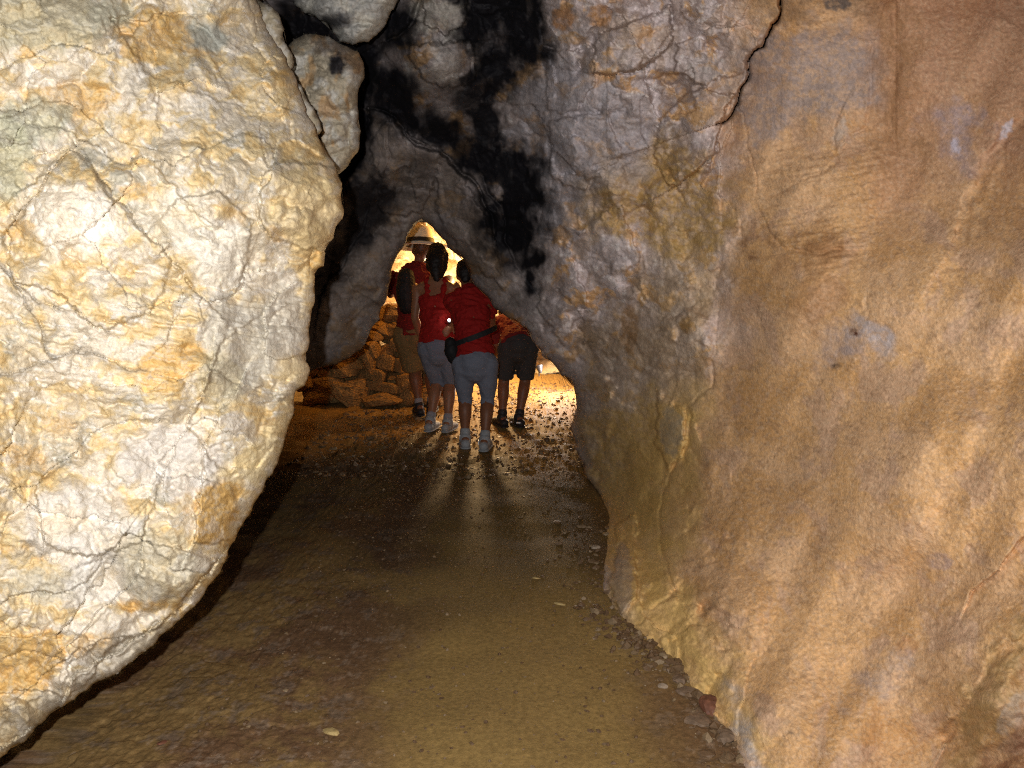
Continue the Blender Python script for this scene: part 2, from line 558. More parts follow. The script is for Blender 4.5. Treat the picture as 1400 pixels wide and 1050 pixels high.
def relief_left(X, Y, d, ins):
    wx = X + 26 * fbm(X / 90, Y / 90, 4, 1); wy = Y + 26 * fbm(X / 90, Y / 90, 4, 5)
    a = 0.35 * facets(wx / 150, wy / 125, 1, 0.95)[0] + 0.7 * chips(wx / 150, wy / 130, 1, 1.3)
    wx2 = X + 12 * fbm(X / 30, Y / 30, 3, 2); wy2 = Y + 12 * fbm(X / 30, Y / 30, 3, 8)
    # beds run down to the right in the upper part and down to the left below
    rot = ss(300, 650, Y)
    u = np.where(True, wx2 * (0.8 - 0.2 * rot) + wy2 * (0.6 - 1.35 * rot), 0)
    v = -wx2 * (0.6 - 1.25 * rot) + wy2 * (0.8 - 0.15 * rot)
    b = chips(wx2 / 58, wy2 / 48, 2, 1.3) - 0.6 * chips(wx2 / 75, wy2 / 60, 5, 1.2)
    c = chips(u / 34, v / 17, 3, 1.3) - 0.6 * chips(u / 26, v / 14, 6, 1.2)
    e = chips(wx2 / 12, wy2 / 8, 4, 1.3) - 0.5 * chips(u / 10, v / 7, 7, 1.2)
    n1 = fbm(X / 14, Y / 14, 5, 3, 0.6)
    ru = ridged(u / 60, v / 16, 5, 7)
    mb = ss(-0.2, 0.35, fbm(X / 85, Y / 85, 3, 80))
    h = 0.15 * a + 0.055 * b * (0.3 + 0.7 * mb) + 0.015 * c * (0.0 + 1.0 * ss(-0.1, 0.45, fbm(X / 70, Y / 70, 3, 9))) + 0.0050 * e * (1 - 0.8 * mb) \
        + 0.0045 * n1 + 0.004 * ru
    dist = np.full(X.shape, 99.0)
    for k, (p, w, dp, st, sp) in enumerate(L_CRACKS):
        v_, dd = crack(X, Y, p, w * 0.75, dp * 0.6, st * 1.3, sp, 20 + k)
        h = h + v_
        dist = np.minimum(dist, dd)
    h = h + blocks(X, Y, L_BLOCKS, 300)
    # lumps that stand out
    for cx, cy, rx, ry, am in ((415, 280, 55, 62, 0.05), (398, 515, 30, 28, 0.035), (283, 50, 24, 18, 0.02),
                               (290, 330, 50, 70, 0.03), (110, 260, 60, 50, 0.03), (270, 690, 40, 50, -0.015), (60, 900, 60, 30, -0.012)):
        q = ((X - cx) / rx) ** 2 + ((Y - cy) / ry) ** 2
        h = h + am * np.exp(-q * 1.3)
    # ---- colour
    col = np.zeros(X.shape + (3,)) + np.array([0.58, 0.52, 0.42])
    big = fbm(X / 120, Y / 120, 4, 12)
    med = fbm(wx2 / 42, wy2 / 36, 5, 13, 0.6)
    sml = fbm(u / 20, v / 9, 5, 14, 0.65)
    tin = fbm(X / 5, Y / 5, 4, 15, 0.7)
    col = mix(col, (0.64, 0.60, 0.54), ss(-0.1, 0.25, big + 0.5 * med))
    col = mix(col, (0.40, 0.40, 0.36), ss(0.08, 0.38, -big * 0.5 + 0.7 * med + 0.35 * sml) * 0.75)
    col = mix(col, (0.72, 0.71, 0.70), ss(0.08, 0.4, sml + 0.4 * med) * 0.75)
    yel = fbm(wx2 / 48 + 9, wy2 / 30, 5, 21, 0.6) + 0.35 * fbm(X / 150, Y / 150, 2, 25)
    col = mix(col, (0.64, 0.52, 0.30), ss(-0.1, 0.3, yel) * 0.75)
    col = mix(col, (0.56, 0.37, 0.14), ss(0.24, 0.6, yel + 0.5 * sml + 0.2 * tin) * 0.55)
    och = (0.56, 0.37, 0.14)
    for k, (pp, amt) in enumerate([
            ([(268, 668), (300, 655), (330, 660), (326, 700), (316, 742), (266, 743)], 0.95),
            ([(-20, 866), (92, 862), (84, 905), (60, 945), (-20, 948)], 0.9), ([(160, 824), (248, 820), (240, 832), (160, 835)], 0.8),
            ([(-10, 742), (50, 741), (52, 752), (-10, 754)], 0.7), ([(96, 872), (160, 862), (158, 885), (96, 900)], 0.7),
            ([(195, 480), (280, 468), (284, 480), (245, 540), (190, 535)], 0.85), ([(150, 25), (215, 8), (290, 55), (300, 75), (240, 70), (220, 90), (170, 80)], 0.8),
            ([(30, 122), (130, 108), (165, 130), (120, 165), (40, 150)], 0.7), ([(5, 305), (55, 300), (40, 325), (5, 330)], 0.6),
            ([(160, 255), (205, 250), (212, 275), (170, 275)], 0.7), ([(300, 280), (340, 290), (336, 312), (305, 300)], 0.6),
            ([(365, 300), (392, 322), (388, 332), (368, 330)], 0.7), ([(350, 575), (392, 570), (385, 596), (350, 596)], 0.7),
            ([(0, 605), (50, 610), (70, 640), (20, 640)], 0.7), ([(60, 560), (110, 580), (80, 600), (55, 585)], 0.5),
            ([(425, 340), (444, 342), (440, 368), (426, 368)], 0.8), ([(240, 640), (266, 640), (256, 700), (232, 690)], 0.5),
            ([(445, 210), (466, 250), (440, 240), (415, 205)], 0.45), ([(395, 85), (415, 120), (395, 140), (372, 100)], 0.6)]):
        col = mix(col, och, patch(X, Y, pp, 4, 9, 18, 30 + k) * amt * (0.45 + 0.55 * ss(-0.25, 0.15, sml + 0.4 * tin)))
    for k, (pp, c_, amt) in enumerate([
            (ell(405, 505, 26, 22), (0.70, 0.60, 0.40), 0.8), ([(350, 600), (400, 540), (395, 600), (350, 660), (300, 650)], (0.68, 0.58, 0.36), 0.7),
            (ell(415, 285, 48, 58), (0.66, 0.54, 0.32), 0.75), (ell(283, 50, 26, 20), (0.33, 0.35, 0.34), 0.95),
            (ell(40, 25, 120, 45), (0.42, 0.40, 0.31), 0.7), (ell(150, 18, 35, 20), (0.42, 0.42, 0.36), 0.8),
            (ell(45, 165, 55, 32), (0.44, 0.45, 0.38), 0.75), (ell(10, 215, 30, 60), (0.40, 0.41, 0.32), 0.7),
            (ell(100, 300, 60, 50), (0.74, 0.72, 0.70), 0.7), (ell(310, 350, 50, 50), (0.72, 0.71, 0.68), 0.65),
            (ell(240, 300, 60, 40), (0.70, 0.70, 0.68), 0.5), (ell(235, 630, 70, 50), (0.62, 0.61, 0.62), 0.75),
            (ell(110, 720, 80, 60), (0.64, 0.63, 0.63), 0.65), (ell(330, 470, 55, 70), (0.50, 0.49, 0.46), 0.7),
            (ell(390, 440, 30, 50), (0.56, 0.54, 0.50), 0.7), (ell(215, 770, 60, 50), (0.46, 0.44, 0.37), 0.65),
            (ell(300, 520, 30, 40), (0.42, 0.38, 0.27), 0.6), (ell(60, 800, 70, 22), (0.44, 0.43, 0.38), 0.6),
            (ell(130, 800, 40, 40), (0.66, 0.66, 0.68), 0.5), (ell(170, 900, 80, 30, -28), (0.40, 0.38, 0.34), 0.6),
            (ell(40, 985, 60, 30, -30), (0.30, 0.27, 0.22), 0.6)]):
        col = mix(col, c_, patch(X, Y, pp, 8, 16, 24, 60 + k) * amt)
    # grey clay in the veins
    for k, pl in enumerate([[(0, 360), (22, 392), (48, 412), (105, 425)], [(14, 394), (45, 430), (62, 478), (75, 490), (130, 482), (165, 503), (200, 507)],
                            [(-10, 186), (18, 196), (45, 198)], [(132, 235), (150, 262)], [(75, 490), (30, 508), (0, 512)]]):
        _, dd = crack(X, Y, pl, 2, 0, 0, 12, 90 + k)
        col = mix(col, (0.26, 0.25, 0.24), ss(6.5, 1.0, dd + 4 * np.abs(fbm(X / 12, Y / 12, 3, 97))) * 0.5)
    vein = np.abs(fbm(u / 46, v / 30, 4, 71))
    col = mix(col, (0.36, 0.32, 0.25), ss(0.010, 0.0, vein) * 0.2 * ss(-0.1, 0.3, fbm(X / 60, Y / 60, 2, 72)))
    col = col * (1 + 0.16 * tin)[..., None]
    return h, (lambda q: np.clip(q.mean(-1, keepdims=True) + (q - q.mean(-1, keepdims=True)) * 1.02, 0, 1))(col * np.array([1.06, 1.01, 0.91])), 0.0 + 0.35 * ss(0.1, 0.4, tin), 0.0022 * fbm(X / 6, Y / 6, 4, 16, 0.65)


P, keep, col, wet, cut = sheet(LEFTF, L_CTRL, steps((-420, 0, 7), (0, 600, 1.45)), steps((-230, 0, 6), (0, 1050, 1.45), (1050, 1310, 6)),
                          22, 0.09, 90, 0.75, relief_left)
o = link('boulder', grid_mesh('boulder', P, keep, col, wet, cut), M_BOULDER)
tag(o, 'huge pale cream and ochre limestone boulder bulging in from the left, brightly lit', 'boulder')


def small_rock(name, outline, Y, bulge, colf, label, cat, seed, ampl=0.02, wrap_m=0.4, slope=(0, 0), rpx=None, step=1.5, kind=None):
    ol = frac(outline, 0.14, 3, seed, True)
    xs_ = [p[0] for p in outline]; ys_ = [p[1] for p in outline]
    cx, cy = sum(xs_) / len(xs_), sum(ys_) / len(ys_)
    wx_ = max(xs_) - min(xs_); wy_ = max(ys_) - min(ys_)
    ctrl = [(cx + a * wx_, cy + b * wy_, Y + slope[0] * a + slope[1] * b + bulge * (a * a + b * b)) for a in (-.5, 0, .5) for b in (-.5, 0, .5)]

    def rel(X, Yy, d, ins):
        w = 8 * fbm(X / 25, Yy / 25, 3, seed)
        a = 2.6 * chips((X + w) / 44, (Yy - w) / 40, seed % 7, 1.3)
        b = 1.3 * chips((X + w) / 15, (Yy - w) / 12, seed % 5, 1.3)
        n = fbm(X / 12, Yy / 12, 5, seed + 3, 0.6)
        h = ampl * a + ampl * 0.45 * b + ampl * 0.4 * n + ampl * 0.25 * ridged(X / 30, Yy / 26, 4, seed)
        c = colf(X, Yy)
        return h, c * (1 + 0.2 * fbm(X / 5, Yy / 5, 4, seed, 0.7))[..., None], 0.2 + 0 * X, 0.003 * fbm(X / 6, Yy / 6, 4, seed + 2)
    P, keep, col, wet, cut = sheet(ol, ctrl, np.arange(min(xs_) - 40, max(xs_) + 40, step), np.arange(min(ys_) - 40, max(ys_) + 40, step),
                              rpx or min(wx_, wy_) * 0.16, bulge * 0.5, 36, wrap_m, rel)
    o = link(name, grid_mesh(name, P, keep, col, wet, cut), M_WALL)
    tag(o, label, cat, kind=kind)
    return o


def col_hang(X, Y):
    c = np.zeros(X.shape + (3,)) + np.array([0.40, 0.35, 0.26])
    c = mix(c, (0.48, 0.46, 0.41), ss(-0.1, 0.3, fbm(X / 30, Y / 30, 4, 2)))
    c = mix(c, (0.42, 0.27, 0.13), ss(0.1, 0.4, fbm(X / 22, Y / 35, 4, 6)) * 0.8)
    c = mix(c, (0.20, 0.14, 0.10), patch(X, Y, [(425, 50), (475, 60), (497, 90), (480, 105), (455, 78), (430, 72)], 8, 8, 14, 3) * 0.6)
    c = mix(c, (0.018, 0.016, 0.018), patch(X, Y, ell(459, 88, 12, 16), 6, 8, 10, 4))
    return c


small_rock('boulder', [(380, 70), (398, 60), (412, 50), (432, 47), (450, 50), (470, 63), (488, 70), (496, 84), (498, 104), (490, 122),
                       (488, 150), (493, 180), (490, 205), (476, 226), (462, 239), (440, 236), (415, 190), (385, 130)],
           3.1, 0.28, col_hang, 'tan and grey boulder wedged high up behind the edge of the huge pale boulder', 'boulder', 41, 0.03)


def col_slab(X, Y):
    c = np.zeros(X.shape + (3,)) + np.array([0.36, 0.31, 0.22])
    return mix(c, (0.45, 0.42, 0.36), ss(-0.1, 0.3, fbm(X / 16, Y / 16, 4, 9)))


small_rock('rock_slab', [(320, -60), (345, -20), (352, 4), (366, 6), (382, 22), (388, 40), (386, 54), (399, 74), (401, 90), (393, 96), (370, 80), (330, 30)],
           2.72, 0.08, col_slab, 'small brownish slab peeping out behind the top of the huge pale boulder', 'rock', 43, 0.012, 0.25)
small_rock('rock_slab', [(395, 120), (405, 112), (412, 118), (422, 140), (432, 160), (440, 178), (432, 184), (410, 165)],
           2.7, 0.06, col_slab, 'thin wedge of rock caught in the gap below the tan boulder', 'rock', 44, 0.01, 0.25)


def col_ceil(X, Y):
    c = np.zeros(X.shape + (3,)) + np.array([0.42, 0.41, 0.38])
    c = mix(c, (0.5, 0.48, 0.42), ss(-0.1, 0.3, fbm(X / 30, Y / 30, 4, 11)))
    return mix(c, (0.03, 0.03, 0.035), patch(X, Y, [(440, 22), (482, 20), (478, 36), (440, 40)], 6, 6, 14, 9) * 0.9)


small_rock('ceiling_boulder', [(395, -90), (402, 4), (418, 18), (436, 26), (448, 30), (455, 44), (466, 57), (482, 61), (504, 57),
                               (518, 44), (528, 30), (540, 8), (548, -30), (560, -90)],
           3.35, 0.25, col_ceil, 'pale grey rock lump hanging from the ceiling above the tan boulder', 'rock', 45, 0.03)

# ------------------------------------------------------------------ cave wall: ceiling, arch and right side
WALL = [(330, -220), (330, 520), (400, 512), (440, 501), (468, 492), (500, 466), (518, 437), (527, 410), (534, 382),
        (544, 346), (557, 320), (569, 304), (577, 300), (590, 308), (602, 322), (612, 338), (624, 347), (634, 352), (640, 363),
        (643, 378), (656, 396), (672, 414), (690, 430), (710, 441), (724, 452), (731, 468), (741, 486), (760, 500), (783, 521),
        (788, 545), (784, 575), (786, 600), (794, 625), (801, 650), (814, 668), (824, 688), (824, 706), (812, 740), (808, 790),
        (806, 830), (815, 868), (860, 900), (895, 935), (940, 985), (970, 1040), (1000, 1110), (1040, 1180), (1800, 1180), (1800, -220)]
WALLF = WALL[:2] + frac(WALL[2:-3], 0.15, 4, 12) + WALL[-3:]
fy = floor_Y
W_CTRL = [(330, -200, 3.3), (600, -200, 2.8), (850, -200, 2.55), (1100, -200, 2.4), (1400, -200, 2.4), (1780, -200, 1.9),
          (400, 30, 4.2), (560, 20, 3.9), (590, 90, 3.75), (690, 20, 4.0), (680, 120, 4.2), (800, 50, 3.4), (900, 50, 3.2), (1000, 50, 3.05),
          (1150, 50, 2.85), (1400, 50, 2.5), (1780, 100, 1.8),
          (450, 150, 4.6), (510, 160, 4.5), (600, 150, 4.2), (700, 200, 4.4), (800, 200, 3.8), (900, 200, 3.55), (1000, 200, 3.25), (1150, 200, 2.85), (1400, 300, 2.2),
          (450, 300, 4.7), (510, 250, 4.6), (575, 285, 4.9), (640, 300, 4.7), (700, 330, 4.7), (800, 350, 4.2), (900, 400, 3.75), (1000, 400, 3.2), (1150, 450, 2.6), (1400, 550, 1.85),
          (430, 450, 4.9), (500, 440, 5.2), (735, 470, 5.0), (785, 520, 5.1), (850, 550, 4.3), (940, 560, 3.55), (1050, 600, 2.9), (1200, 650, 2.3), (1400, 750, 1.65), (1780, 600, 1.15),
          (790, 610, 5.2), (826, 700, 4.55), (880, 700, 3.9), (950, 720, 3.15), (1100, 800, 2.4), (1250, 850, 2.0), (1400, 900, 1.65),
          (828, 760, fy(765)), (850, 848, fy(848)), (905, 885, fy(885)), (945, 905, fy(905)), (985, 940, fy(940)), (1015, 1000, fy(1000)), (1044, 1050, fy(1050)),
          (810, 850, 3.35), (900, 940, 2.85), (970, 1040, 2.45),
          (1200, 1050, 1.85), (1400, 1050, 1.55), (1780, 1050, 1.1), (1060, 1170, 1.95)]

W_CRACKS = [
    ([(1076, -220), (1066, 0), (1063, 26), (1051, 43), (1043, 63), (1030, 69), (1023, 89), (1017, 114), (1009, 133), (1003, 149), (994, 163), (980, 169)], 2.8, 0.09, 0.12, 60),
    ([(1003, 149), (990, 195), (985, 230), (983, 262)], 1.4, 0.02, 0.015, 20),
    ([(981, 189), (977, 211), (960, 226), (940, 243), (929, 254), (912, 262)], 2.2, 0.05, 0.045, 35),
    ([(1007, 143), (1016, 166), (1020, 194), (1028, 225), (1033, 262)], 1.2, 0.015, 0.0, 10),
    ([(813, 101), (846, 99), (863, 100), (876, 96), (887, 86)], 2.2, 0.06, -0.05, 35),
    ([(812, 101), (811, 60), (828, 42), (848, 34)], 1.8, 0.02, 0.014, 25),
    ([(918, 5), (920, 22), (918, 42)], 1.4, 0.02, -0.01, 20),
    ([(1022, 10), (1008, 30), (1000, 42)], 1.4, 0.018, 0.01, 20),
    ([(978, 474), (974, 510), (973, 529), (955, 540), (939, 555), (942, 587), (936, 613), (916, 646), (905, 678), (901, 717), (906, 760), (922, 805)], 3.2, 0.016, -0.010, 40),
    ([(870, 700), (866, 740), (872, 780), (872, 812), (885, 833), (905, 822), (918, 810)], 2.4, 0.010, 0.0, 24),
    ([(1400, 735), (1370, 770), (1345, 795), (1325, 815)], 1.8, 0.012, 0.012, 22),
    ([(1420, 862), (1380, 885), (1350, 912), (1330, 950), (1305, 990), (1296, 1010)], 12, 0.02, 0.014, 50),
    ([(1057, 323), (1067, 337), (1100, 343), (1150, 340)], 3.5, 0.012, -0.014, 30),
    ([(1222, 10), (1228, 60), (1222, 130), (1226, 200)], 12, 0.012, 0.0, 30),
    ([(1410, 160), (1380, 178), (1362, 202), (1340, 250), (1318, 300), (1305, 330)], 12, 0.020, 0.008, 60),
    ([(1146, 160), (1140, 190), (1146, 220), (1125, 236), (1100, 245)], 2.9, 0.006, -0.012, 25),
    ([(1195, 60), (1190, 130), (1185, 170), (1160, 190)], 2.9, 0.006, 0.008, 25),
    ([(660, 240), (690, 330), (712, 372)], 4, 0.04, 0.03, 30),
    ([(504, 148), (540, 160), (560, 190), (600, 205), (622, 228), (645, 245), (665, 285), (676, 320)], 3.5, 0.10, 0.085, 30),
    ([(504, 148), (498, 180), (494, 215), (478, 238), (462, 262)], 3.0, 0.08, -0.05, 30),
    ([(534, 155), (528, 200), (525, 245)], 2.0, 0.02, 0.02, 14),
    ([(500, 300), (470, 360), (452, 375), (440, 400)], 3, 0.03, -0.03, 30),
    ([(590, 60), (640, 56), (645, 90), (640, 115)], 3, 0.03, -0.03, 30),
    ([(530, 55), (556, 40), (570, 10), (590, -20)], 4, 0.09, -0.07, 30),
    ([(738, 0), (742, 60), (760, 70)], 3, 0.04, -0.03, 20),
]
SOOT_AND_GAPS = [
    ([(380, -60), (500, -60), (545, 10), (575, 20), (560, 60), (520, 70), (510, 160), (500, 230), (470, 250), (380, 240)], 8, 8, 1.0),  # near-black colour filling the gaps round the tan boulder and ceiling lump
    ([(512, 100), (545, 95), (566, 115), (572, 150), (600, 160), (640, 190), (676, 205), (680, 240), (640, 235), (610, 205), (570, 190), (535, 165), (508, 150)], 7, 9, 1.0),
    ([(600, -60), (745, -60), (744, 40), (748, 80), (735, 100), (700, 80), (670, 110), (650, 130), (632, 110), (640, 60), (616, 30)], 7, 10, 1.0),
    ([(640, 60), (700, 70), (694, 115), (676, 150), (680, 200), (730, 210), (744, 260), (740, 310), (736, 350), (728, 400), (712, 380),
      (690, 360), (664, 330), (652, 290), (660, 265), (640, 220), (646, 150)], 7, 12, 1.0),
    ([(616, 120), (640, 118), (650, 140), (636, 150), (618, 140)], 6, 8, 0.9),
    ([(470, 250), (520, 240), (545, 262), (530, 300), (500, 330), (470, 350), (478, 300)], 9, 12, 0.95),
    ([(430, 360), (460, 340), (490, 330), (470, 372), (440, 400)], 9, 8, 0.8),
    ([(560, 225), (580, 215), (588, 245), (570, 260)], 8, 8, 0.5),
    ([(700, 400), (728, 395), (740, 430), (720, 425)], 9, 8, 0.5),
]


def relief_wall(X, Y, d, ins):
    right = ss(935, 1040, X + 40 * fbm(X / 80, Y / 80, 3, 2) + np.clip((Y - 470) * 0.9, 0, 150) + np.where(Y < 250, -(250 - Y) * 0.15, 0))
    rough_ = 1 - right                                          # broken rock against clay smoothed rock
    sc = np.where(X < 800, 1.0, 1.0)
    wx = X + 24 * fbm(X / 80, Y / 80, 4, 1); wy = Y + 24 * fbm(X / 80, Y / 80, 4, 5)
    a = 0.3 * facets(wx / 110, wy / 120, 5, 1.0)[0] + 0.8 * chips(wx / 115, wy / 125, 5, 1.3)
    wx2 = X + 10 * fbm(X / 26, Y / 26, 3, 2); wy2 = Y + 10 * fbm(X / 26, Y / 26, 3, 8)
    b = chips(wx2 / 44, wy2 / 46, 6, 1.3) - 0.6 * chips(wx2 / 56, wy2 / 44, 1, 1.2)
    c = chips(wx2 / 17, wy2 / 15, 7, 1.3) - 0.6 * chips(wx2 / 14, wy2 / 15, 2, 1.2)
    n1 = fbm(X / 16, Y / 16, 5, 3, 0.62)
    n2 = fbm(X / 60, Y / 60, 4, 6)
    mb = ss(-0.25, 0.35, fbm(X / 75, Y / 75, 3, 80)); mc = ss(0.0, 0.4, fbm(X / 45, Y / 45, 3, 83))
    rough_h = 0.13 * a + (0.08 + 0.04 * ss(720, 800, X)) * b * (0.3 + 0.7 * mb) + 0.034 * c * (0.25 + 0.75 * mc) + 0.010 * n1 + 0.02 * n2 + 0.010 * ridged(wx2 / 70, wy2 / 55, 4, 77)
    flow = fbm(X / 260, Y / 200, 2, 31, 0.35) + 0.45 * fbm((X * 0.9 + Y * 0.45) / 95, (Y * 0.9 - X * 0.45) / 520, 2, 32, 0.4)                        # long soft swells of the clay coated side
    und = fbm((X + 0.5 * Y) / 95, (Y - 0.3 * X) / 60, 4, 34)
    gr = fbm(X / 9, Y / 7, 4, 35, 0.65)
    lump = np.clip(ss(700, 1000, Y) * ss(1180, 1350, X), 0, 1)
    right_h = 0.11 * flow + 0.006 * fbm((X + 0.5 * Y) / 95, (Y - 0.3 * X) / 60, 2, 34) + 0.0022 * gr + 0.0012 * fbm(wx2 / 30, wy2 / 22, 2, 36) + 0.012 * b * ss(0.35, 0.8, fbm(X / 120, Y / 120, 2, 78)) + lump * 0.05 * fbm(X / 90 + Y / 140, Y / 70, 3, 40) \
        + 0.012 * ridged((X * 0.95 + Y * 0.3) / 110, Y / 420, 2, 44) * ss(450, 150, Y)
    fine_r = 0.0045 * fbm(wx2 / 22, wy2 / 15, 4, 37, 0.55) + 0.006 * np.clip(ridged(wx / 60, wy / 45, 4, 39) - 0.55, 0, 1) * ss(0.0, 0.35, fbm(X / 110, Y / 90, 2, 41))
    strat = ss(1250, 1120, X) * ss(420, 330, Y) * ss(150, 230, Y)
    fine_r = fine_r + 0.010 * strat * fbm(X / 60, (Y + 0.2 * X) / 9, 3, 42)
    right_h = right_h + fine_r
    relw = np.maximum(rough_, 0.45 * ss(1040, 930, X - 0.1 * (Y - 500)))
    h = relw * rough_h + right * right_h
    for k, (p, w, dp, st, sp) in enumerate(W_CRACKS):
        v_, _ = crack(X, Y, p, w, dp, st, sp, 120 + k)
        h = h + v_
    h = h + blocks(X, Y, W_BLOCKS, 340)
    # knobs and hollows
    for cx, cy, rx, ry, am in ((615, 85, 38, 28, 0.10), (575, 20, 30, 30, 0.08), (575, 45, 22, 20, 0.05), (680, 262, 12, 18, 0.05), (850, 60, 55, 45, 0.06),
                               (900, 300, 60, 40, -0.05), (950, 210, 45, 35, 0.06), (915, 590, 22, 45, 0.05), (905, 160, 18, 28, 0.03),
                               (790, 430, 40, 70, 0.06), (560, 240, 40, 50, 0.06), (470, 440, 40, 60, 0.05), (1100, 120, 70, 90, 0.05),
                               (780, 272, 12, 14, -0.05), (1380, 950, 60, 60, 0.06), (1110, 200, 60, 30, -0.04), (850, 780, 25, 60, 0.05)):
        q = ((X - cx) / rx) ** 2 + ((Y - cy) / ry) ** 2
        h = h + am * np.exp(-q * 1.2)
    # ---- colour
    big = fbm(X / 110, Y / 110, 4, 52)
    med = fbm(wx2 / 38, wy2 / 38, 5, 53, 0.6)
    sml = fbm(X / 13, Y / 11, 5, 54, 0.65)
    tin = fbm(X / 5, Y / 5, 4, 55, 0.7)
    g = np.zeros(X.shape + (3,)) + np.array([0.29, 0.255, 0.25])
    g = mix(g, (0.37, 0.33, 0.325), ss(-0.05, 0.3, med + 0.3 * sml) * 0.85)
    g = mix(g, (0.22, 0.18, 0.165), ss(0.1, 0.4, big - 0.5 * med + 0.3 * sml) * 0.7)
    g = mix(g, (0.36, 0.22, 0.10), ss(0.1, 0.4, fbm(wx2 / 50, wy2 / 42, 5, 57, 0.6) + 0.2 * sml) * 0.75)
    g = mix(g, (0.47, 0.45, 0.44), ss(0.22, 0.42, sml) * 0.5)
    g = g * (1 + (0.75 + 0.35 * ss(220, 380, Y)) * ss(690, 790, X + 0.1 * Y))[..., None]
    g = mix(g, (0.42, 0.32, 0.25), ss(0.05, 0.35, fbm(wx2 / 26, wy2 / 44, 5, 91, 0.6)) * 0.6 * ss(700, 800, X))
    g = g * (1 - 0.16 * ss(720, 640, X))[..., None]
    r = np.zeros(X.shape + (3,)) + np.array([0.66, 0.425, 0.235])
    r = mix(r, (0.68, 0.46, 0.29), ss(-0.2, 0.3, big) * 0.8)
    r = mix(r, (0.58, 0.355, 0.18), ss(0.0, 0.35, fbm(wx / 130, wy / 90, 4, 58)) * 0.8)
    r = mix(r, (0.47, 0.35, 0.31), ss(0.06, 0.36, fbm(wx / 70, wy / 85, 5, 59, 0.6)) * 0.38)
    r = mix(r, (0.34, 0.22, 0.14), ss(0.12, 0.4, sml + 0.5 * med) * 0.45)
    r = mix(r, (0.56, 0.42, 0.29), ss(0.15, 0.4, fbm(X / 9, Y / 6, 4, 60, 0.65)) * 0.4)
    r = mix(r, (0.46, 0.28, 0.19), ss(420, 60, Y + 120 * fbm(X / 90, Y / 140, 4, 97)) * ss(1130, 1230, X) * 0.85)
    pores = ss(0.30, 0.42, fbm(X / 4.5, Y / 3.5, 3, 93)) * ss(-0.1, 0.3, fbm(X / 60, Y / 60, 3, 94))
    r = mix(r, (0.26, 0.16, 0.09), pores * 0.3)
    r = mix(r, (0.66, 0.50, 0.36), ss(0.12, 0.35, fbm(X / 7, Y / 5, 4, 95, 0.7)) * 0.35)
    r = r * (1 + 0.10 * fbm(X / 2.6, Y / 2.2, 3, 96, 0.8))[..., None]
    yb = patch(X, Y, [(905, 300), (985, 330), (965, 480), (960, 620), (930, 800), (1000, 900), (1060, 1060), (1000, 1000), (850, 870), (800, 700), (780, 580), (800, 470), (870, 420)], 25, 30, 50, 98)
    yb2 = np.clip(yb, 0, 1)
    r = mix(r, (0.66, 0.46, 0.215), yb2 * (0.65 + 0.35 * ss(-0.3, 0.3, med)))
    g = mix(g, (0.50, 0.37, 0.22), yb2 * 0.55)
    c_ = g * rough_[..., None] + r * right[..., None]
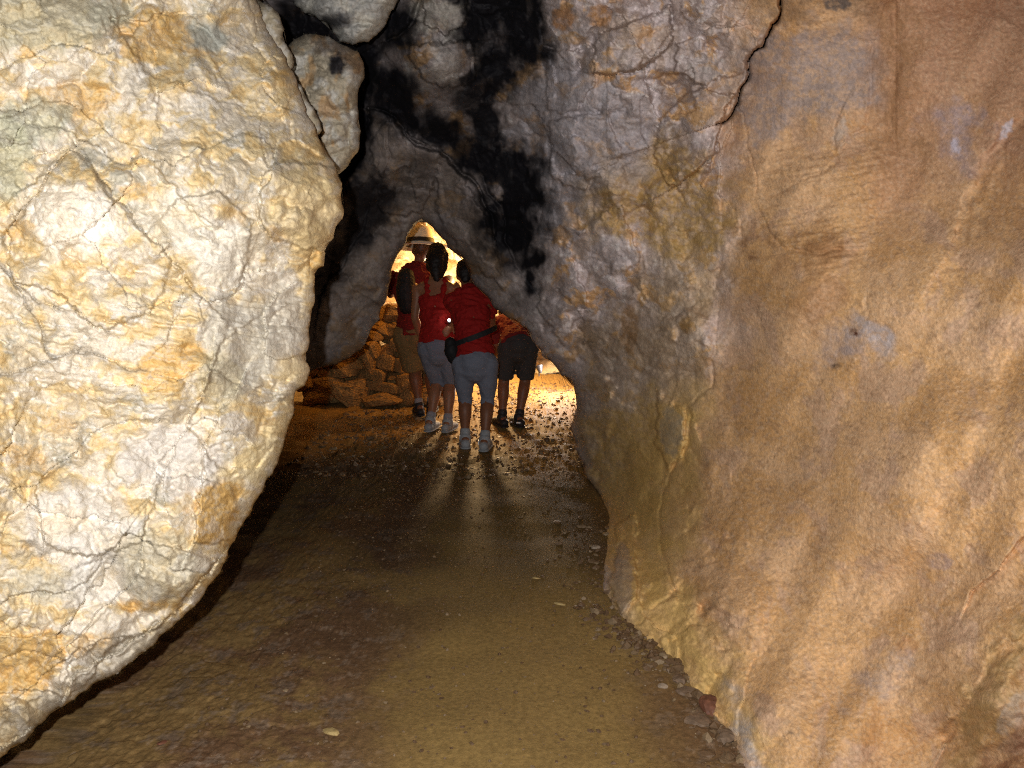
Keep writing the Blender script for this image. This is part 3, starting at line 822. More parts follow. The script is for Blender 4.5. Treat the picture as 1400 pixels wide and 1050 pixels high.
    for k, (pp, cc, amt) in enumerate([
            ([(790, 250), (860, 215), (920, 180), (960, 235), (985, 260), (990, 330), (930, 350), (860, 320), (800, 310)], (0.50, 0.335, 0.14), 0.8),
            ([(740, 90), (800, 60), (810, 130), (870, 140), (890, 190), (860, 240), (790, 300), (740, 330), (700, 200)], (0.36, 0.35, 0.38), 0.65),
            ([(1020, 40), (1100, 30), (1190, 40), (1200, 130), (1180, 160), (1110, 160), (1060, 190), (1015, 180), (1012, 120)], (0.36, 0.31, 0.30), 0.8),
            ([(1030, 0), (1080, -30), (1220, -30), (1180, 20), (1080, 30)], (0.26, 0.18, 0.12), 0.7),
            ([(1200, -40), (1245, -40), (1250, 230), (1205, 230)], (0.34, 0.20, 0.11), 0.7),
            (ell(1305, 180, 25, 40), (0.38, 0.33, 0.37), 0.6), (ell(1306, 200, 6, 12), (0.62, 0.58, 0.66), 0.9),
            (ell(1375, 178, 6, 16, 35), (0.6, 0.56, 0.6), 0.9), (ell(1148, 180, 7, 22, 15), (0.58, 0.48, 0.40), 0.8),
            (ell(1190, 460, 26, 15), (0.52, 0.47, 0.47), 0.85), (ell(1150, 480, 30, 18), (0.42, 0.35, 0.34), 0.6),
            (ell(1286, 768, 16, 11), (0.42, 0.33, 0.33), 0.5), (ell(1170, 454, 6, 7), (0.09, 0.03, 0.015), 1.0),
            (ell(1142, 499, 5, 2), (0.06, 0.04, 0.03), 1.0), (ell(1080, 1002, 4, 3), (0.12, 0.09, 0.07), 1.0),
            (ell(1240, 885, 16, 14), (0.42, 0.22, 0.11), 0.6), (ell(1200, 930, 60, 12, -30), (0.44, 0.36, 0.32), 0.6),
            ([(1030, 320), (1070, 335), (1150, 335), (1150, 348), (1070, 350), (1050, 335)], (0.20, 0.10, 0.055), 0.8),
            (ell(1145, 5, 18, 10), (0.13, 0.11, 0.10), 0.9), (ell(1120, 385, 45, 60), (0.40, 0.23, 0.12), 0.7),
            ([(830, 560), (890, 530), (930, 560), (905, 640), (895, 720), (905, 800), (870, 840), (840, 830), (830, 740), (810, 660), (800, 590)], (0.60, 0.41, 0.17), 0.75),
            (ell(852, 790, 13, 50), (0.36, 0.30, 0.27), 0.6), (ell(918, 590, 16, 34), (0.46, 0.38, 0.27), 0.8),
            ([(925, 830), (950, 890), (920, 880), (890, 840)], (0.55, 0.38, 0.17), 0.7),
            (ell(860, 450, 12, 34), (0.36, 0.21, 0.10), 0.7), (ell(940, 445, 10, 12), (0.45, 0.28, 0.12), 0.8),
            (ell(770, 25, 16, 18), (0.46, 0.26, 0.14), 0.9), (ell(820, 22, 16, 16), (0.46, 0.26, 0.13), 0.9),
            (ell(870, 62, 60, 22, -10), (0.42, 0.34, 0.28), 0.6), (ell(965, 95, 22, 20), (0.44, 0.40, 0.38), 0.7),
            ([(1395, 840), (1420, 900), (1340, 1060), (1280, 1060), (1330, 940)], (0.38, 0.27, 0.13), 0.6),
            (ell(1385, 975, 16, 35, 30), (0.50, 0.42, 0.35), 0.6), ([(1360, 1030), (1420, 1000), (1420, 1080), (1340, 1080)], (0.28, 0.14, 0.09), 0.7),
            ([(1000, 935), (1012, 960), (1030, 1010), (1046, 1050), (1030, 1050), (1012, 1000)], (0.50, 0.46, 0.44), 0.8),
            ([(505, 150), (560, 190), (640, 250), (690, 340), (735, 420), (690, 420), (600, 300), (540, 330), (520, 420), (440, 500), (430, 380), (490, 300), (470, 240)], (0.22, 0.18, 0.15), 0.75),
            (ell(615, 85, 42, 28), (0.42, 0.40, 0.38), 0.9), (ell(600, 20, 38, 24), (0.44, 0.42, 0.38), 0.9), (ell(690, 60, 10, 6), (0.30, 0.2, 0.16), 0.4)]):
        c_ = mix(c_, cc, patch(X, Y, pp, *((20, 40, 40) if len(pp) != 14 or pp[0][0] - pp[7][0] > 38 else (3, 5, 10)), 160 + k) * amt * (0.6 + 0.4 * ss(-0.25, 0.15, sml)))
    c_ = c_ * (1 + 0.20 * tin)[..., None]
    lum = c_.mean(-1, keepdims=True); c_ = np.clip(lum + (c_ - lum) * 1.18, 0.004, 1)
    so = np.zeros(X.shape)
    for k, (pp, sf, wb, am) in enumerate(SOOT_AND_GAPS):
        so = np.maximum(so, patch(X + 9 * fbm(X / 22, Y / 34, 3, 250, 0.5), Y + 7 * fbm(X / 22, Y / 34, 3, 251, 0.5), pp, 16, wb * 1.6, 30, 200 + k, 7) * am)
    so = so * (1 - 0.9 * patch(X, Y, ell(680, 262, 6, 12, -20), 3, 4, 8, 230))
    so = so * (1 - patch(X, Y, ell(615, 85, 34, 22), 6, 8, 14, 231)) * (1 - 0.9 * patch(X, Y, ell(600, 22, 34, 22), 6, 8, 14, 232))
    so = so * (1 - 0.15 * ss(0.15, 0.6, fbm(X / 26, Y / 50, 4, 252, 0.5)))
    c_ = mix(c_, (0.006, 0.0055, 0.008), so)
    wet = 0.15 + 0.35 * ss(0.1, 0.4, med) * rough_
    return h, c_, wet, 0.003 * fbm(X / 6, Y / 6, 4, 16, 0.65) * (0.25 + 1.0 * rough_)


P, keep, col, wet, cut = sheet(WALLF, W_CTRL, steps((330, 400, 6), (400, 1400, 1.5), (1400, 1800, 8)),
                          steps((-220, 0, 6), (0, 1050, 1.5), (1050, 1180, 6)), 17, 0.13, 60, 1.5, relief_wall)
o = link('cave_wall', grid_mesh('cave_wall', P, keep, col, wet, cut), M_WALL)
tag(o, 'cave wall of grey sooty rock arching over the passage and tan clay coated rock on the right', kind='structure')


# ------------------------------------------------------------------ floor
def floor_h(x, y):
    rough_ = 0.35 + 0.65 * ss(0.25, 0.9, np.abs(x + 0.02 * y)) + 0.6 * ss(4.3, 5.6, y)
    h = 0.030 * fbm(x * 1.1, y * 1.1, 3, 61) + 0.005 * fbm(x * 5, y * 4, 3, 62) * rough_ + 0.008 * fbm(x * 26, y * 14, 4, 63, 0.62) * np.maximum(rough_ - 0.3, 0.02)
    a, _ = facets(x * 9 + 0.5 * fbm(x * 5, y * 5, 3, 66), y * 9, 9, 0.8)
    h = h + 0.022 * a * ss(4.8, 6.0, y) + 0.006 * a * ss(0.3, 0.8, np.abs(x))
    return h


fx_ = steps((-3.2, -1.3, 0.05), (-1.3, 1.3, 0.0042), (1.3, 2.8, 0.05))
fyy = [1.0]
while fyy[-1] < 12.5:
    yv = fyy[-1]
    fyy.append(yv + max(0.0035, yv * yv * 0.00125) if yv > 1.9 else yv + 0.02)
fyy = np.array(fyy)
FXX, FYY = np.meshgrid(fx_, fyy)
FH = floor_h(FXX, FYY)
fc = np.zeros(FXX.shape + (3,)) + np.array([0.25, 0.16, 0.062])
m1 = fbm(FXX * 2.2, FYY * 1.6, 5, 64); m2 = fbm(FXX * 9, FYY * 9, 5, 65, 0.65); m3 = fbm(FXX * 45, FYY * 45, 4, 67, 0.65)
side = ss(0.22, 0.75, np.abs(FXX - 0.03) + 0.14 * m1)
fc = mix(fc, (0.32, 0.215, 0.075), (1 - side) * 0.75)
fc = mix(fc, (0.15, 0.082, 0.048), side * ss(-0.15, 0.3, m1 + 0.4 * m2) * 0.8)
fc = mix(fc, (0.30, 0.23, 0.17), side * ss(0.15, 0.4, m2 + 0.4 * m3) * 0.5)
fc = mix(fc, (0.09, 0.06, 0.035), ss(0.2, 0.45, m2 - 0.3 * m1) * 0.4 * side)
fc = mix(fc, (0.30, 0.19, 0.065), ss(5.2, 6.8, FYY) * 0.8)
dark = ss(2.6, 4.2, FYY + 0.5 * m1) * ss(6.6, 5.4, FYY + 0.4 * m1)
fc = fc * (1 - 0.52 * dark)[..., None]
fc = fc * (1 + 0.35 * m3 * (0.3 + 0.7 * side))[..., None]
fw = np.clip(0.95 - 0.5 * side + 0.35 * m1, 0, 1)
Pf = np.stack([FXX, FYY, FH], -1)
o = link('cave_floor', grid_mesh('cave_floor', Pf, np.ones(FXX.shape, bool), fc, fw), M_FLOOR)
tag(o, 'damp brown clay floor of the passage, trodden smooth along its middle', kind='structure')


def fz(x, y):
    return float(floor_h(np.array([float(x)]), np.array([float(y)]))[0])


# ------------------------------------------------------------------ lit chamber behind the arch
th = np.linspace(math.radians(-75), math.radians(255), 420)        # round the plan, open towards the viewer
ph = np.linspace(-0.35, 1.5, 210)
TH, PH = np.meshgrid(th, ph)
rr = 1 + 0.12 * fbm(TH * 1.6, PH * 2, 4, 81)
a, _ = facets(TH * 4 + 0.4 * fbm(TH * 3, PH * 3, 3, 84), PH * 4.5, 2, 1.0)
b, _ = facets(TH * 11, PH * 12, 3, 1.0)
rr = rr + 0.13 * a + 0.06 * b + 0.04 * fbm(TH * 14, PH * 14, 4, 83)
CX = -0.1 + 3.3 * rr * np.cos(TH) * np.cos(PH)
CY = 8.0 + 2.6 * rr * np.sin(TH) * np.cos(PH)
CZ = 0.35 + 2.2 * rr * np.sin(PH)
cc = np.zeros(TH.shape + (3,)) + np.array([0.46, 0.36, 0.22])
cc = mix(cc, (0.32, 0.20, 0.09), ss(-0.1, 0.3, fbm(TH * 6, PH * 6, 5, 85)))
cc = mix(cc, (0.60, 0.55, 0.44), ss(0.0, 0.3, fbm(TH * 9, PH * 9, 5, 86)) * 0.7)
o = link('chamber_wall', grid_mesh('chamber_wall', np.stack([CX, CY, CZ], -1), (CY > 6.7) & (CZ > -0.3), cc), M_CHAMBER)
tag(o, 'rough yellow rock of the lamp lit chamber beyond the arch', kind='structure')


# ------------------------------------------------------------------ stones
def stone_mesh(name, seed, sub=2, sx=1.0, sy=1.0, sz=1.0, boxy=0.5):
    r = np.random.default_rng(seed)
    bm = bmesh.new()
    bmesh.ops.create_icosphere(bm, subdivisions=sub, radius=1.0)
    planes = []
    for _ in range(9):
        n = r.normal(size=3); n /= np.linalg.norm(n)
        planes.append((n, r.uniform(0.62, 0.9)))
    for v in bm.verts:
        p = np.array(v.co)
        e = np.sign(p) * np.abs(p) ** (1 - boxy * 0.55)
        p = e / max(1.0, np.abs(e).max()) * 0.95
        for n, dd in planes:
            k = p @ n - dd
            if k > 0:
                p = p - n * k * 0.9
        p = p * (1 + 0.03 * r.normal())
        v.co = Vector((p[0] * sx, p[1] * sy, p[2] * sz))
    me = bpy.data.meshes.new(name)
    bm.to_mesh(me); bm.free()
    return me


M_DRY = plain('orange limestone', (0.34, 0.20, 0.075), 0.7, 9, 0.6, 0.9, dist=0.03)
wall_root = empty('dry_stone_wall', pt(505, 540, 8.1).to_3d() * 1.0)
wall_root.location.z = 0
tag(wall_root, 'low dry stone wall of orange lit blocks left of the visitors in the chamber', 'stone wall')
protos = [stone_mesh('stone', 300 + i, 3, 1, 1, 1, 1.1) for i in range(7)]
for me in protos:
    me.materials.append(M_DRY)
r = random.Random(5)
for layer in (0, 1):
  z = 0.0
  while z < 0.95:
      hrow = r.uniform(0.10, 0.19)
      x = -2.2 + r.uniform(0, 0.1)
      xend = -0.78 - z * 0.10 + r.uniform(-0.05, 0.05)
      while x < xend:
          w = r.choice((0.10, 0.16, 0.22, 0.30, 0.38)) * r.uniform(0.85, 1.15)
          hh = hrow * r.uniform(0.6, 1.35)
          o = link('stone', protos[r.randrange(7)], None, wall_root)
          o.location = Vector((x + w / 2, 8.02 + 0.2 * layer + r.uniform(-0.05, 0.05) + 0.28 * z, z + hh / 2 + r.uniform(-.02, .02))) - wall_root.location
          o.scale = (w / 1.55, r.uniform(0.13, 0.18), hh / 1.42)
          o.rotation_euler = (r.uniform(-.2, .2), r.uniform(-.28, .28), r.uniform(-.3, .3))
          x += w * 0.95
      z += hrow * 0.9

# loose stones that one can pick out
M_RED = plain('reddish stone', (0.17, 0.07, 0.04), 0.6, 45, 0.35, 0.5)
M_GREYST = plain('greyish stone', (0.19, 0.13, 0.085), 0.75, 50, 0.35, 0.5)
M_YELST = plain('yellowish stone', (0.42, 0.31, 0.13), 0.7, 50, 0.3, 0.5)
M_PALEST = plain('pale stone', (0.34, 0.27, 0.20), 0.75, 60, 0.3, 0.5)
loose = [
    (986, 968, 0.040, 0.052, 0.032, M_RED, 20, 'reddish brown stone at the foot of the right cave wall'),
    (942, 928, 0.034, 0.026, 0.014, M_GREYST, 60, 'flat greyish stone just behind the reddish brown one'),
    (966, 986, 0.045, 0.038, 0.010, M_GREYST, 10, 'broad flat stone lying in front of the reddish brown one'),
    (918, 937, 0.018, 0.016, 0.010, M_PALEST, 0, 'small pale stone among the flat ones by the right wall'),
    (955, 945, 0.050, 0.030, 0.012, M_GREYST, -30, 'long flat stone touching the foot of the right wall'),
    (452, 997, 0.030, 0.015, 0.010, M_YELST, -30, 'yellowish oblong stone alone on the near floor'),
    (222, 1018, 0.016, 0.009, 0.005, M_RED, 15, 'tiny red chip of stone below the huge pale boulder'),
    (765, 826, 0.028, 0.010, 0.006, M_YELST, -25, 'thin yellowish flake of stone on the floor near the right wall'),
    (815, 753, 0.026, 0.018, 0.014, M_PALEST, 0, 'pale stone beside the foot of the right wall, farther in'),
    (733, 792, 0.022, 0.008, 0.006, M_YELST, -10, 'narrow yellowish splinter farther along the floor'),
    (1005, 1010, 0.036, 0.03, 0.02, M_GREYST, 40, 'greyish stone in the near corner below the right wall'),
]
for k, (px, py, a, b, c, m, rz, lab) in enumerate(loose):
    yy = floor_Y(py)
    xx = pt(px - (12 if px > 900 else 0), py, yy).x
    me = stone_mesh('loose_stone', 500 + k, 3, a, b, c, 0.5)
    o = link('loose_stone', me, m)
    o.location = (xx, yy, fz(xx, yy) + c * 0.1)
    o.rotation_euler = (0, 0, math.radians(rz))
    tag(o, lab, 'stone', 'loose stones on the cave floor')

# countless gravel
ico = bmesh.new(); bmesh.ops.create_icosphere(ico, subdivisions=1, radius=1.0)
IV = np.array([v.co[:] for v in ico.verts]); IF = np.array([[v.index for v in f.verts] for f in ico.faces]); ico.free()


def gravel(name, pts, sizes, mat, label, flat=0.5, seed=1):
    r = np.random.default_rng(seed)
    V = []; Fc = []
    n = len(pts)
    for i in range(n):
        s = sizes[i]
        a = r.uniform(0, 6.28); ca, sa = math.cos(a), math.sin(a)
        sc = np.array([s * r.uniform(.7, 1.3), s * r.uniform(.6, 1.1), s * flat * r.uniform(.6, 1.3)])
        v = IV * (1 + 0.22 * r.normal(size=(len(IV), 1))) * sc
        v = np.stack([v[:, 0] * ca - v[:, 1] * sa, v[:, 0] * sa + v[:, 1] * ca, v[:, 2]], 1) + pts[i]
        V.append(v); Fc.append(IF + i * len(IV))
    V = np.concatenate(V); Fc = np.concatenate(Fc)
    me = bpy.data.meshes.new(name)
    me.from_pydata(V.tolist(), [], Fc.tolist())
    ca_ = me.color_attributes.new('col', 'FLOAT_COLOR', 'POINT')
    t = np.repeat(r.uniform(0, 1, (n, 1)), len(IV), 0)
    base = np.array([0.14, 0.085, 0.045]) * (1 - t ** 4) + np.array([0.30, 0.22, 0.13]) * t ** 4
    ca_.data.foreach_set('color', np.concatenate([base, np.ones((len(base), 1))], 1).astype(np.float32).ravel())
    w = me.attributes.new('wet', 'FLOAT', 'POINT'); w.data.foreach_set('value', np.full(len(V), 0.8, np.float32))
    o = link(name, me, mat)
    tag(o, label, kind='stuff')
    return o


M_GRAV = rock_material('damp gravel', 60, 0.6, 0.7, 0.3, wet_rough=0.45, spec=0.35)
r = np.random.default_rng(3)
N1 = 5200
gy = r.uniform(5.2, 9.6, N1); gx = r.uniform(-1.6, 1.3, N1)
gs = r.uniform(0.005, 0.024, N1) * (0.7 + 0.5 * r.random(N1))
gz = floor_h(gx, gy) - gs * 0.3
gravel('gravel', np.stack([gx, gy, gz], 1), gs, M_GRAV, 'damp orange lit gravel round the visitors feet', 0.85, 2)
N2 = 5200
gy = 1.9 + 3.6 * r.random(N2) ** 1.3; s_ = np.where(r.random(N2) < 0.5, -1, 1)
gx = np.where(r.random(N2) < 0.8, s_ * (0.22 + 0.75 * r.random(N2) ** 0.8), r.uniform(-0.3, 0.3, N2))
gs = 0.0016 + 0.0085 * r.random(N2) ** 5
gz = floor_h(gx, gy) + gs * 0.1
gravel('grit', np.stack([gx, gy, gz], 1), gs, M_GRAV, 'scattered grit on the near clay floor', 0.6, 4)


base_line = [(826, 705), (830, 770), (845, 845), (880, 872), (905, 890), (945, 910), (985, 945), (1012, 1000), (1036, 1050)]
bx, by, bs = [], [], []
for k in range(1400):
    t = r.random() * (len(base_line) - 1); i = int(t); f = t - i
    px_ = base_line[i][0] * (1 - f) + base_line[i + 1][0] * f - abs(r.normal()) * 32 + 6
    py_ = base_line[i][1] * (1 - f) + base_line[i + 1][1] * f + r.normal() * 8
    yy = float(floor_Y(py_)); bx.append(pt(px_, py_, yy).x); by.append(yy); bs.append(0.002 + 0.022 * r.random() ** 5)
bx, by, bs = map(np.array, (bx, by, bs))
gravel('rubble', np.stack([bx, by, floor_h(bx, by) + bs * 0.1], 1), bs, M_GRAV, 'small broken rubble along the foot of the right cave wall', 0.6, 6)


# ------------------------------------------------------------------ people
def tube_into(V, Fa, pts, n=12, flat=''):
    """closed tube through (x, y, z, radius[, depth radius factor]) points"""
    base = len(V)
    P = [Vector(p[:3]) for p in pts]
    R = [p[3] for p in pts]
    K = [p[4] if len(p) > 4 else 1.0 for p in pts]
    # smooth
    Q, S, T = [], [], []
    for i in range(len(P) - 1):
        for s in range(5):
            t = s / 5
            p0 = P[max(i - 1, 0)]; p1 = P[i]; p2 = P[i + 1]; p3 = P[min(i + 2, len(P) - 1)]
            Q.append(0.5 * ((2 * p1) + (p2 - p0) * t + (2 * p0 - 5 * p1 + 4 * p2 - p3) * t * t + (3 * p1 - p0 - 3 * p2 + p3) * t ** 3))
            tt = t * t * (3 - 2 * t)
            S.append(R[i] * (1 - tt) + R[i + 1] * tt); T.append(K[i] * (1 - tt) + K[i + 1] * tt)
    Q.append(P[-1]); S.append(R[-1]); T.append(K[-1])
    # round the ends
    d0 = (Q[0] - Q[1]).normalized(); d1 = (Q[-1] - Q[-2]).normalized()
    pre = [(Q[0] + d0 * S[0] * a, S[0] * math.sqrt(max(0, 1 - a * a)) + 0.0005, T[0]) for a in (0.98, 0.8, 0.45)]
    post = [(Q[-1] + d1 * S[-1] * a, S[-1] * math.sqrt(max(0, 1 - a * a)) + 0.0005, T[-1]) for a in (0.45, 0.8, 0.98)]
    if 'a' in flat:
        pre = [(Q[0] + d0 * 0.004, S[0] * 0.97, T[0])]
    if 'b' in flat:
        post = [(Q[-1] + d1 * 0.004, S[-1] * 0.97, T[-1])]
    allp = pre + list(zip(Q, S, T)) + post
    for i, (q, rad, k) in enumerate(allp):
        a = allp[max(i - 1, 0)][0]; b = allp[min(i + 1, len(allp) - 1)][0]
        t = (b - a).normalized()
        side = Vector((1, 0, 0)) - t * t.x
        if side.length < 0.2:
            side = Vector((0, 1, 0)) - t * t.y
        side.normalize()
        up = t.cross(side).normalized()
        for j in range(n):
            an = 2 * math.pi * j / n
            V.append(q + side * math.cos(an) * rad + up * math.sin(an) * rad * k)
    for i in range(len(allp) - 1):
        for j in range(n):
            Fa.append((base + i * n + j, base + i * n + (j + 1) % n, base + (i + 1) * n + (j + 1) % n, base + (i + 1) * n + j))
    Fa.append(tuple(base + j for j in reversed(range(n))))
    Fa.append(tuple(base + (len(allp) - 1) * n + j for j in range(n)))


def ball_into(V, Fa, c, r3, rot=None):
    bm = bmesh.new()
    bmesh.ops.create_icosphere(bm, subdivisions=3, radius=1.0)
    base = len(V)
    M = Matrix.Diagonal(Vector(r3)).to_4x4()
    if rot:
        M = rot.to_4x4() @ M
    for v in bm.verts:
        V.append(Vector(c) + M @ v.co)
    for f in bm.faces:
        Fa.append(tuple(base + v.index for v in f.verts))
    bm.free()


def merged(name, V, Fa, voxel, mat, parent, smooth=3, crumple=0.0, csc=12):
    """one continuous skin over overlapping volumes"""
    me = bpy.data.meshes.new(name)
    me.from_pydata([tuple(v) for v in V], [], Fa)
    tmp = bpy.data.objects.new(name, me); COL.objects.link(tmp)
    m = tmp.modifiers.new('r', 'REMESH'); m.mode = 'VOXEL'; m.voxel_size = voxel
    s = tmp.modifiers.new('s', 'SMOOTH'); s.factor = 0.5; s.iterations = smooth
    dg = bpy.context.evaluated_depsgraph_get()
    out = bpy.data.meshes.new_from_object(tmp.evaluated_get(dg))
    bpy.data.objects.remove(tmp); bpy.data.meshes.remove(me)
    nv = len(out.vertices)
    if crumple and nv:
        co = np.empty(nv * 3, np.float32); out.vertices.foreach_get('co', co); co = co.reshape(-1, 3)
        no = np.empty(nv * 3, np.float32); out.vertices.foreach_get('normal', no); no = no.reshape(-1, 3)
        k = ridged(co[:, 0] * csc + co[:, 2] * csc * 0.5, co[:, 2] * csc * 1.3 + co[:, 1] * csc * 0.8, 3, 5) - 0.6
        co = co + no * (k * crumple)[:, None]
        out.vertices.foreach_set('co', co.ravel())
    out.polygons.foreach_set('use_smooth', np.ones(len(out.polygons), bool))
    out.name = name
    return link(name, out, mat, parent)


M_SKIN = plain('skin', (0.30, 0.135, 0.07), 0.5, 60, 0.12, 0.1)
M_SKIN2 = plain('tanned skin', (0.22, 0.09, 0.045), 0.5, 60, 0.12, 0.1)
M_HAIR = plain('dark hair', (0.012, 0.008, 0.007), 0.6, 120, 0.5, 0.6)
M_REDT = plain('red cloth', (0.33, 0.008, 0.006), 0.85, 70, 0.18, 0.3)
M_REDD = plain('dark red cloth', (0.17, 0.010, 0.008), 0.85, 70, 0.18, 0.3)
M_GREYL = plain('grey stretch cloth', (0.19, 0.205, 0.26), 0.85, 90, 0.1, 0.25)
M_GREYD = plain('charcoal cloth', (0.045, 0.042, 0.042), 0.85, 80, 0.2, 0.3)
M_KHAKI = plain('khaki cloth', (0.20, 0.135, 0.055), 0.85, 70, 0.18, 0.3)
M_SHOEG = plain('pale trainer leather', (0.33, 0.35, 0.37), 0.6, 50, 0.15, 0.2)
M_SHOEB = plain('black trainer', (0.02, 0.02, 0.024), 0.6, 50, 0.3, 0.2)
M_SOCK = plain('grey sock', (0.30, 0.30, 0.33), 0.9, 90, 0.1, 0.2)
M_BLACK = plain('black webbing', (0.012, 0.012, 0.013), 0.7, 60, 0.2, 0.2)
M_REFL = plain('reflective strip', (0.9, 0.9, 0.92), 0.25, 60, 0.02, 0.0, emit=None)
M_STRAW = plain('white straw', (0.72, 0.68, 0.56), 0.8, 120, 0.1, 0.4)
M_METAL = plain('black camera body', (0.03, 0.03, 0.035), 0.35, 60, 0.2, 0.1)


def hand_into(V, Fa, wrist, direction, palm_n, side):
    """palm, four fingers and a thumb, gently curled"""
    d = Vector(direction).normalized(); n = Vector(palm_n).normalized()
    n = (n - d * n.dot(d)).normalized(); s = d.cross(n) * side
    w = Vector(wrist)
    c = w + d * 0.05
    tube_into(V, Fa, [(*(w - d * 0.02), 0.024), (*(w + d * 0.03), 0.031), (*(w + d * 0.075), 0.030)])
    for k, (off, L) in enumerate(((0.026, 0.066), (0.009, 0.076), (-0.009, 0.071), (-0.026, 0.056))):
        b = w + d * 0.075 + s * off
        p1 = b + d * L * 0.45 + n * 0.006
        p2 = p1 + (d * 0.75 + n * 0.65).normalized() * L * 0.32
        p3 = p2 + (d * 0.3 + n * 0.95).normalized() * L * 0.28
        tube_into(V, Fa, [(*b, 0.0095), (*p1, 0.009), (*p2, 0.0085), (*p3, 0.0075)], 8)
    b = w + d * 0.02 + s * 0.024
    p1 = b + (d * 0.6 + s * 0.8).normalized() * 0.035
    p2 = p1 + (d * 0.9 + s * 0.25 + n * 0.3).normalized() * 0.032
    tube_into(V, Fa, [(*b, 0.012), (*p1, 0.0105), (*p2, 0.009)], 8)


def make_person(label, loc, J, cfg):
    """J: joints in metres from the point on the floor; +Y is away from the viewer"""
    root = empty('person', loc)
    tag(root, label, 'person', 'visitors going through the cave arch')
    j = {k: Vector(v) for k, v in J.items()}
    skin = cfg['skin']
    V, Fa = [], []
    g = cfg.get('girth', 1.0)
    pel, chest, neck, head = j['pelvis'], j['chest'], j['neck'], j['head']
    mid = (pel + chest) / 2 + Vector((0, -0.01, 0))
    # trunk, wide and shallow
    tube_into(V, Fa, [(*pel, 0.112 * g, 0.80), (*(pel + (mid - pel) * 0.4), 0.135 * g, 0.75), (*mid, 0.112 * g, 0.76),
                      (*chest, 0.135 * g, 0.74), (*(chest + (neck - chest) * 0.55), 0.125 * g, 0.66), (*(chest + (neck - chest) * 0.85), 0.06, 0.9)], 16)
    tube_into(V, Fa, [(*(chest + (neck - chest) * 0.7), 0.052), (*neck, 0.047), (*(neck + (head - neck) * 0.7), 0.047)])
    up = (head - neck).normalized()
    look = Vector(cfg.get('look', (0, 1, 0))); look = (look - up * look.dot(up)).normalized()
    rot = Matrix((look.cross(up), look, up)).transposed()
    ball_into(V, Fa, head + up * 0.02, (0.073, 0.090, 0.098), rot)
    ball_into(V, Fa, head - up * 0.045 + look * 0.035, (0.052, 0.055, 0.06), rot)         # jaw
    ball_into(V, Fa, head - up * 0.005 + look * 0.092, (0.013, 0.02, 0.024), rot)         # nose
    ball_into(V, Fa, head - up * 0.05 + look * 0.082, (0.024, 0.012, 0.010), rot)         # mouth
    for sx in (-1, 1):
        ball_into(V, Fa, head + rot @ Vector((sx * 0.074, -0.005, 0.0)), (0.012, 0.022, 0.032), rot)   # ears
        ball_into(V, Fa, head + rot @ Vector((sx * 0.030, 0.082, 0.02)), (0.017, 0.010, 0.010), rot)   # brows
    for s, k in ((-1, 'l'), (1, 'r')):
        hip, knee, ank = j['hip_' + k], j['knee_' + k], j['ankle_' + k]
        toe = Vector(cfg['toe_' + k])
        calf = knee + (ank - knee) * 0.3 + Vector((0, -0.012, 0))
        tube_into(V, Fa, [(*hip, 0.088 * g), (*(hip + (knee - hip) * 0.45), 0.077 * g), (*knee, 0.053 * g), (*calf, 0.054 * g),
                          (*(knee + (ank - knee) * 0.75), 0.036), (*ank, 0.036)], 14)
        tube_into(V, Fa, [(*(ank + Vector((0, 0, -0.01)) - toe * 0.03), 0.034), (*(ank + toe * 0.07 + Vector((0, 0, -0.03))), 0.032), (*(ank + toe * 0.15 + Vector((0, 0, -0.045))), 0.022)])
        sh, el, wr = j['shoulder_' + k], j['elbow_' + k], j['wrist_' + k]
        tube_into(V, Fa, [(*(chest + (sh - chest) * 0.55), 0.058), (*sh, 0.052), (*(sh + (el - sh) * 0.45), 0.042), (*el, 0.034), (*(el + (wr - el) * 0.3), 0.036), (*wr, 0.024)])
        hd = (wr - el).normalized()
        hand_into(V, Fa, wr, hd, cfg.get('palm', (0, 0.3, -1)), s)
    merged('body', V, Fa, 0.0095, skin, root, 3)
    # ---- top
    V, Fa = [], []
    cg = 1.10 * g
    top_low = pel + (pel - mid).normalized() * cfg.get('hem', 0.02)
    tube_into(V, Fa, [(*top_low, 0.150 * cg, 0.84), (*(pel + (mid - pel) * 0.4), 0.145 * cg, 0.80), (*mid, 0.125 * cg, 0.80),
                      (*chest, 0.142 * cg, 0.78), (*(chest + (neck - chest) * (0.5 if cfg['sleeve'] else 0.25)), (0.135 if cfg['sleeve'] else 0.10) * cg, 0.70)], 18, 'a')
    if cfg['sleeve']:
        for k in ('l', 'r'):
            sh, el = j['shoulder_' + k], j['elbow_' + k]
            tube_into(V, Fa, [(*(chest + (sh - chest) * 0.5), 0.070), (*sh, 0.066), (*(sh + (el - sh) * cfg['sleeve']), 0.058)], 12, 'b')
    else:
        for s in (-1, 1):
            b0 = chest + (neck - chest) * 0.2 + Vector((s * 0.065, -0.075, 0)); b1 = chest + (neck - chest) * 0.75 + Vector((s * 0.075, -0.03, 0))
            tube_into(V, Fa, [(*b0, 0.03), (*((b0 + b1) / 2 + Vector((0, -0.02, 0))), 0.026), (*b1, 0.026), (*(b1 + Vector((0, 0.07, -0.02))), 0.026)])
    merged(cfg.get('top_name', 'shirt'), V, Fa, 0.011, cfg['top'], root, 2, 0.022)
    # ---- bottoms
    V, Fa = [], []
    tube_into(V, Fa, [(*(pel + (mid - pel) * 0.25), 0.138 * g, 0.84), (*pel, 0.150 * g, 0.84), (*(pel + Vector((0, 0, -0.05))), 0.145 * g, 0.84)], 16)
    loosef = cfg.get('loose', 1.12)
    ball_into(V, Fa, pel + Vector((0, -0.01, -0.02)), (0.142 * g, 0.128 * g, 0.12 * g))
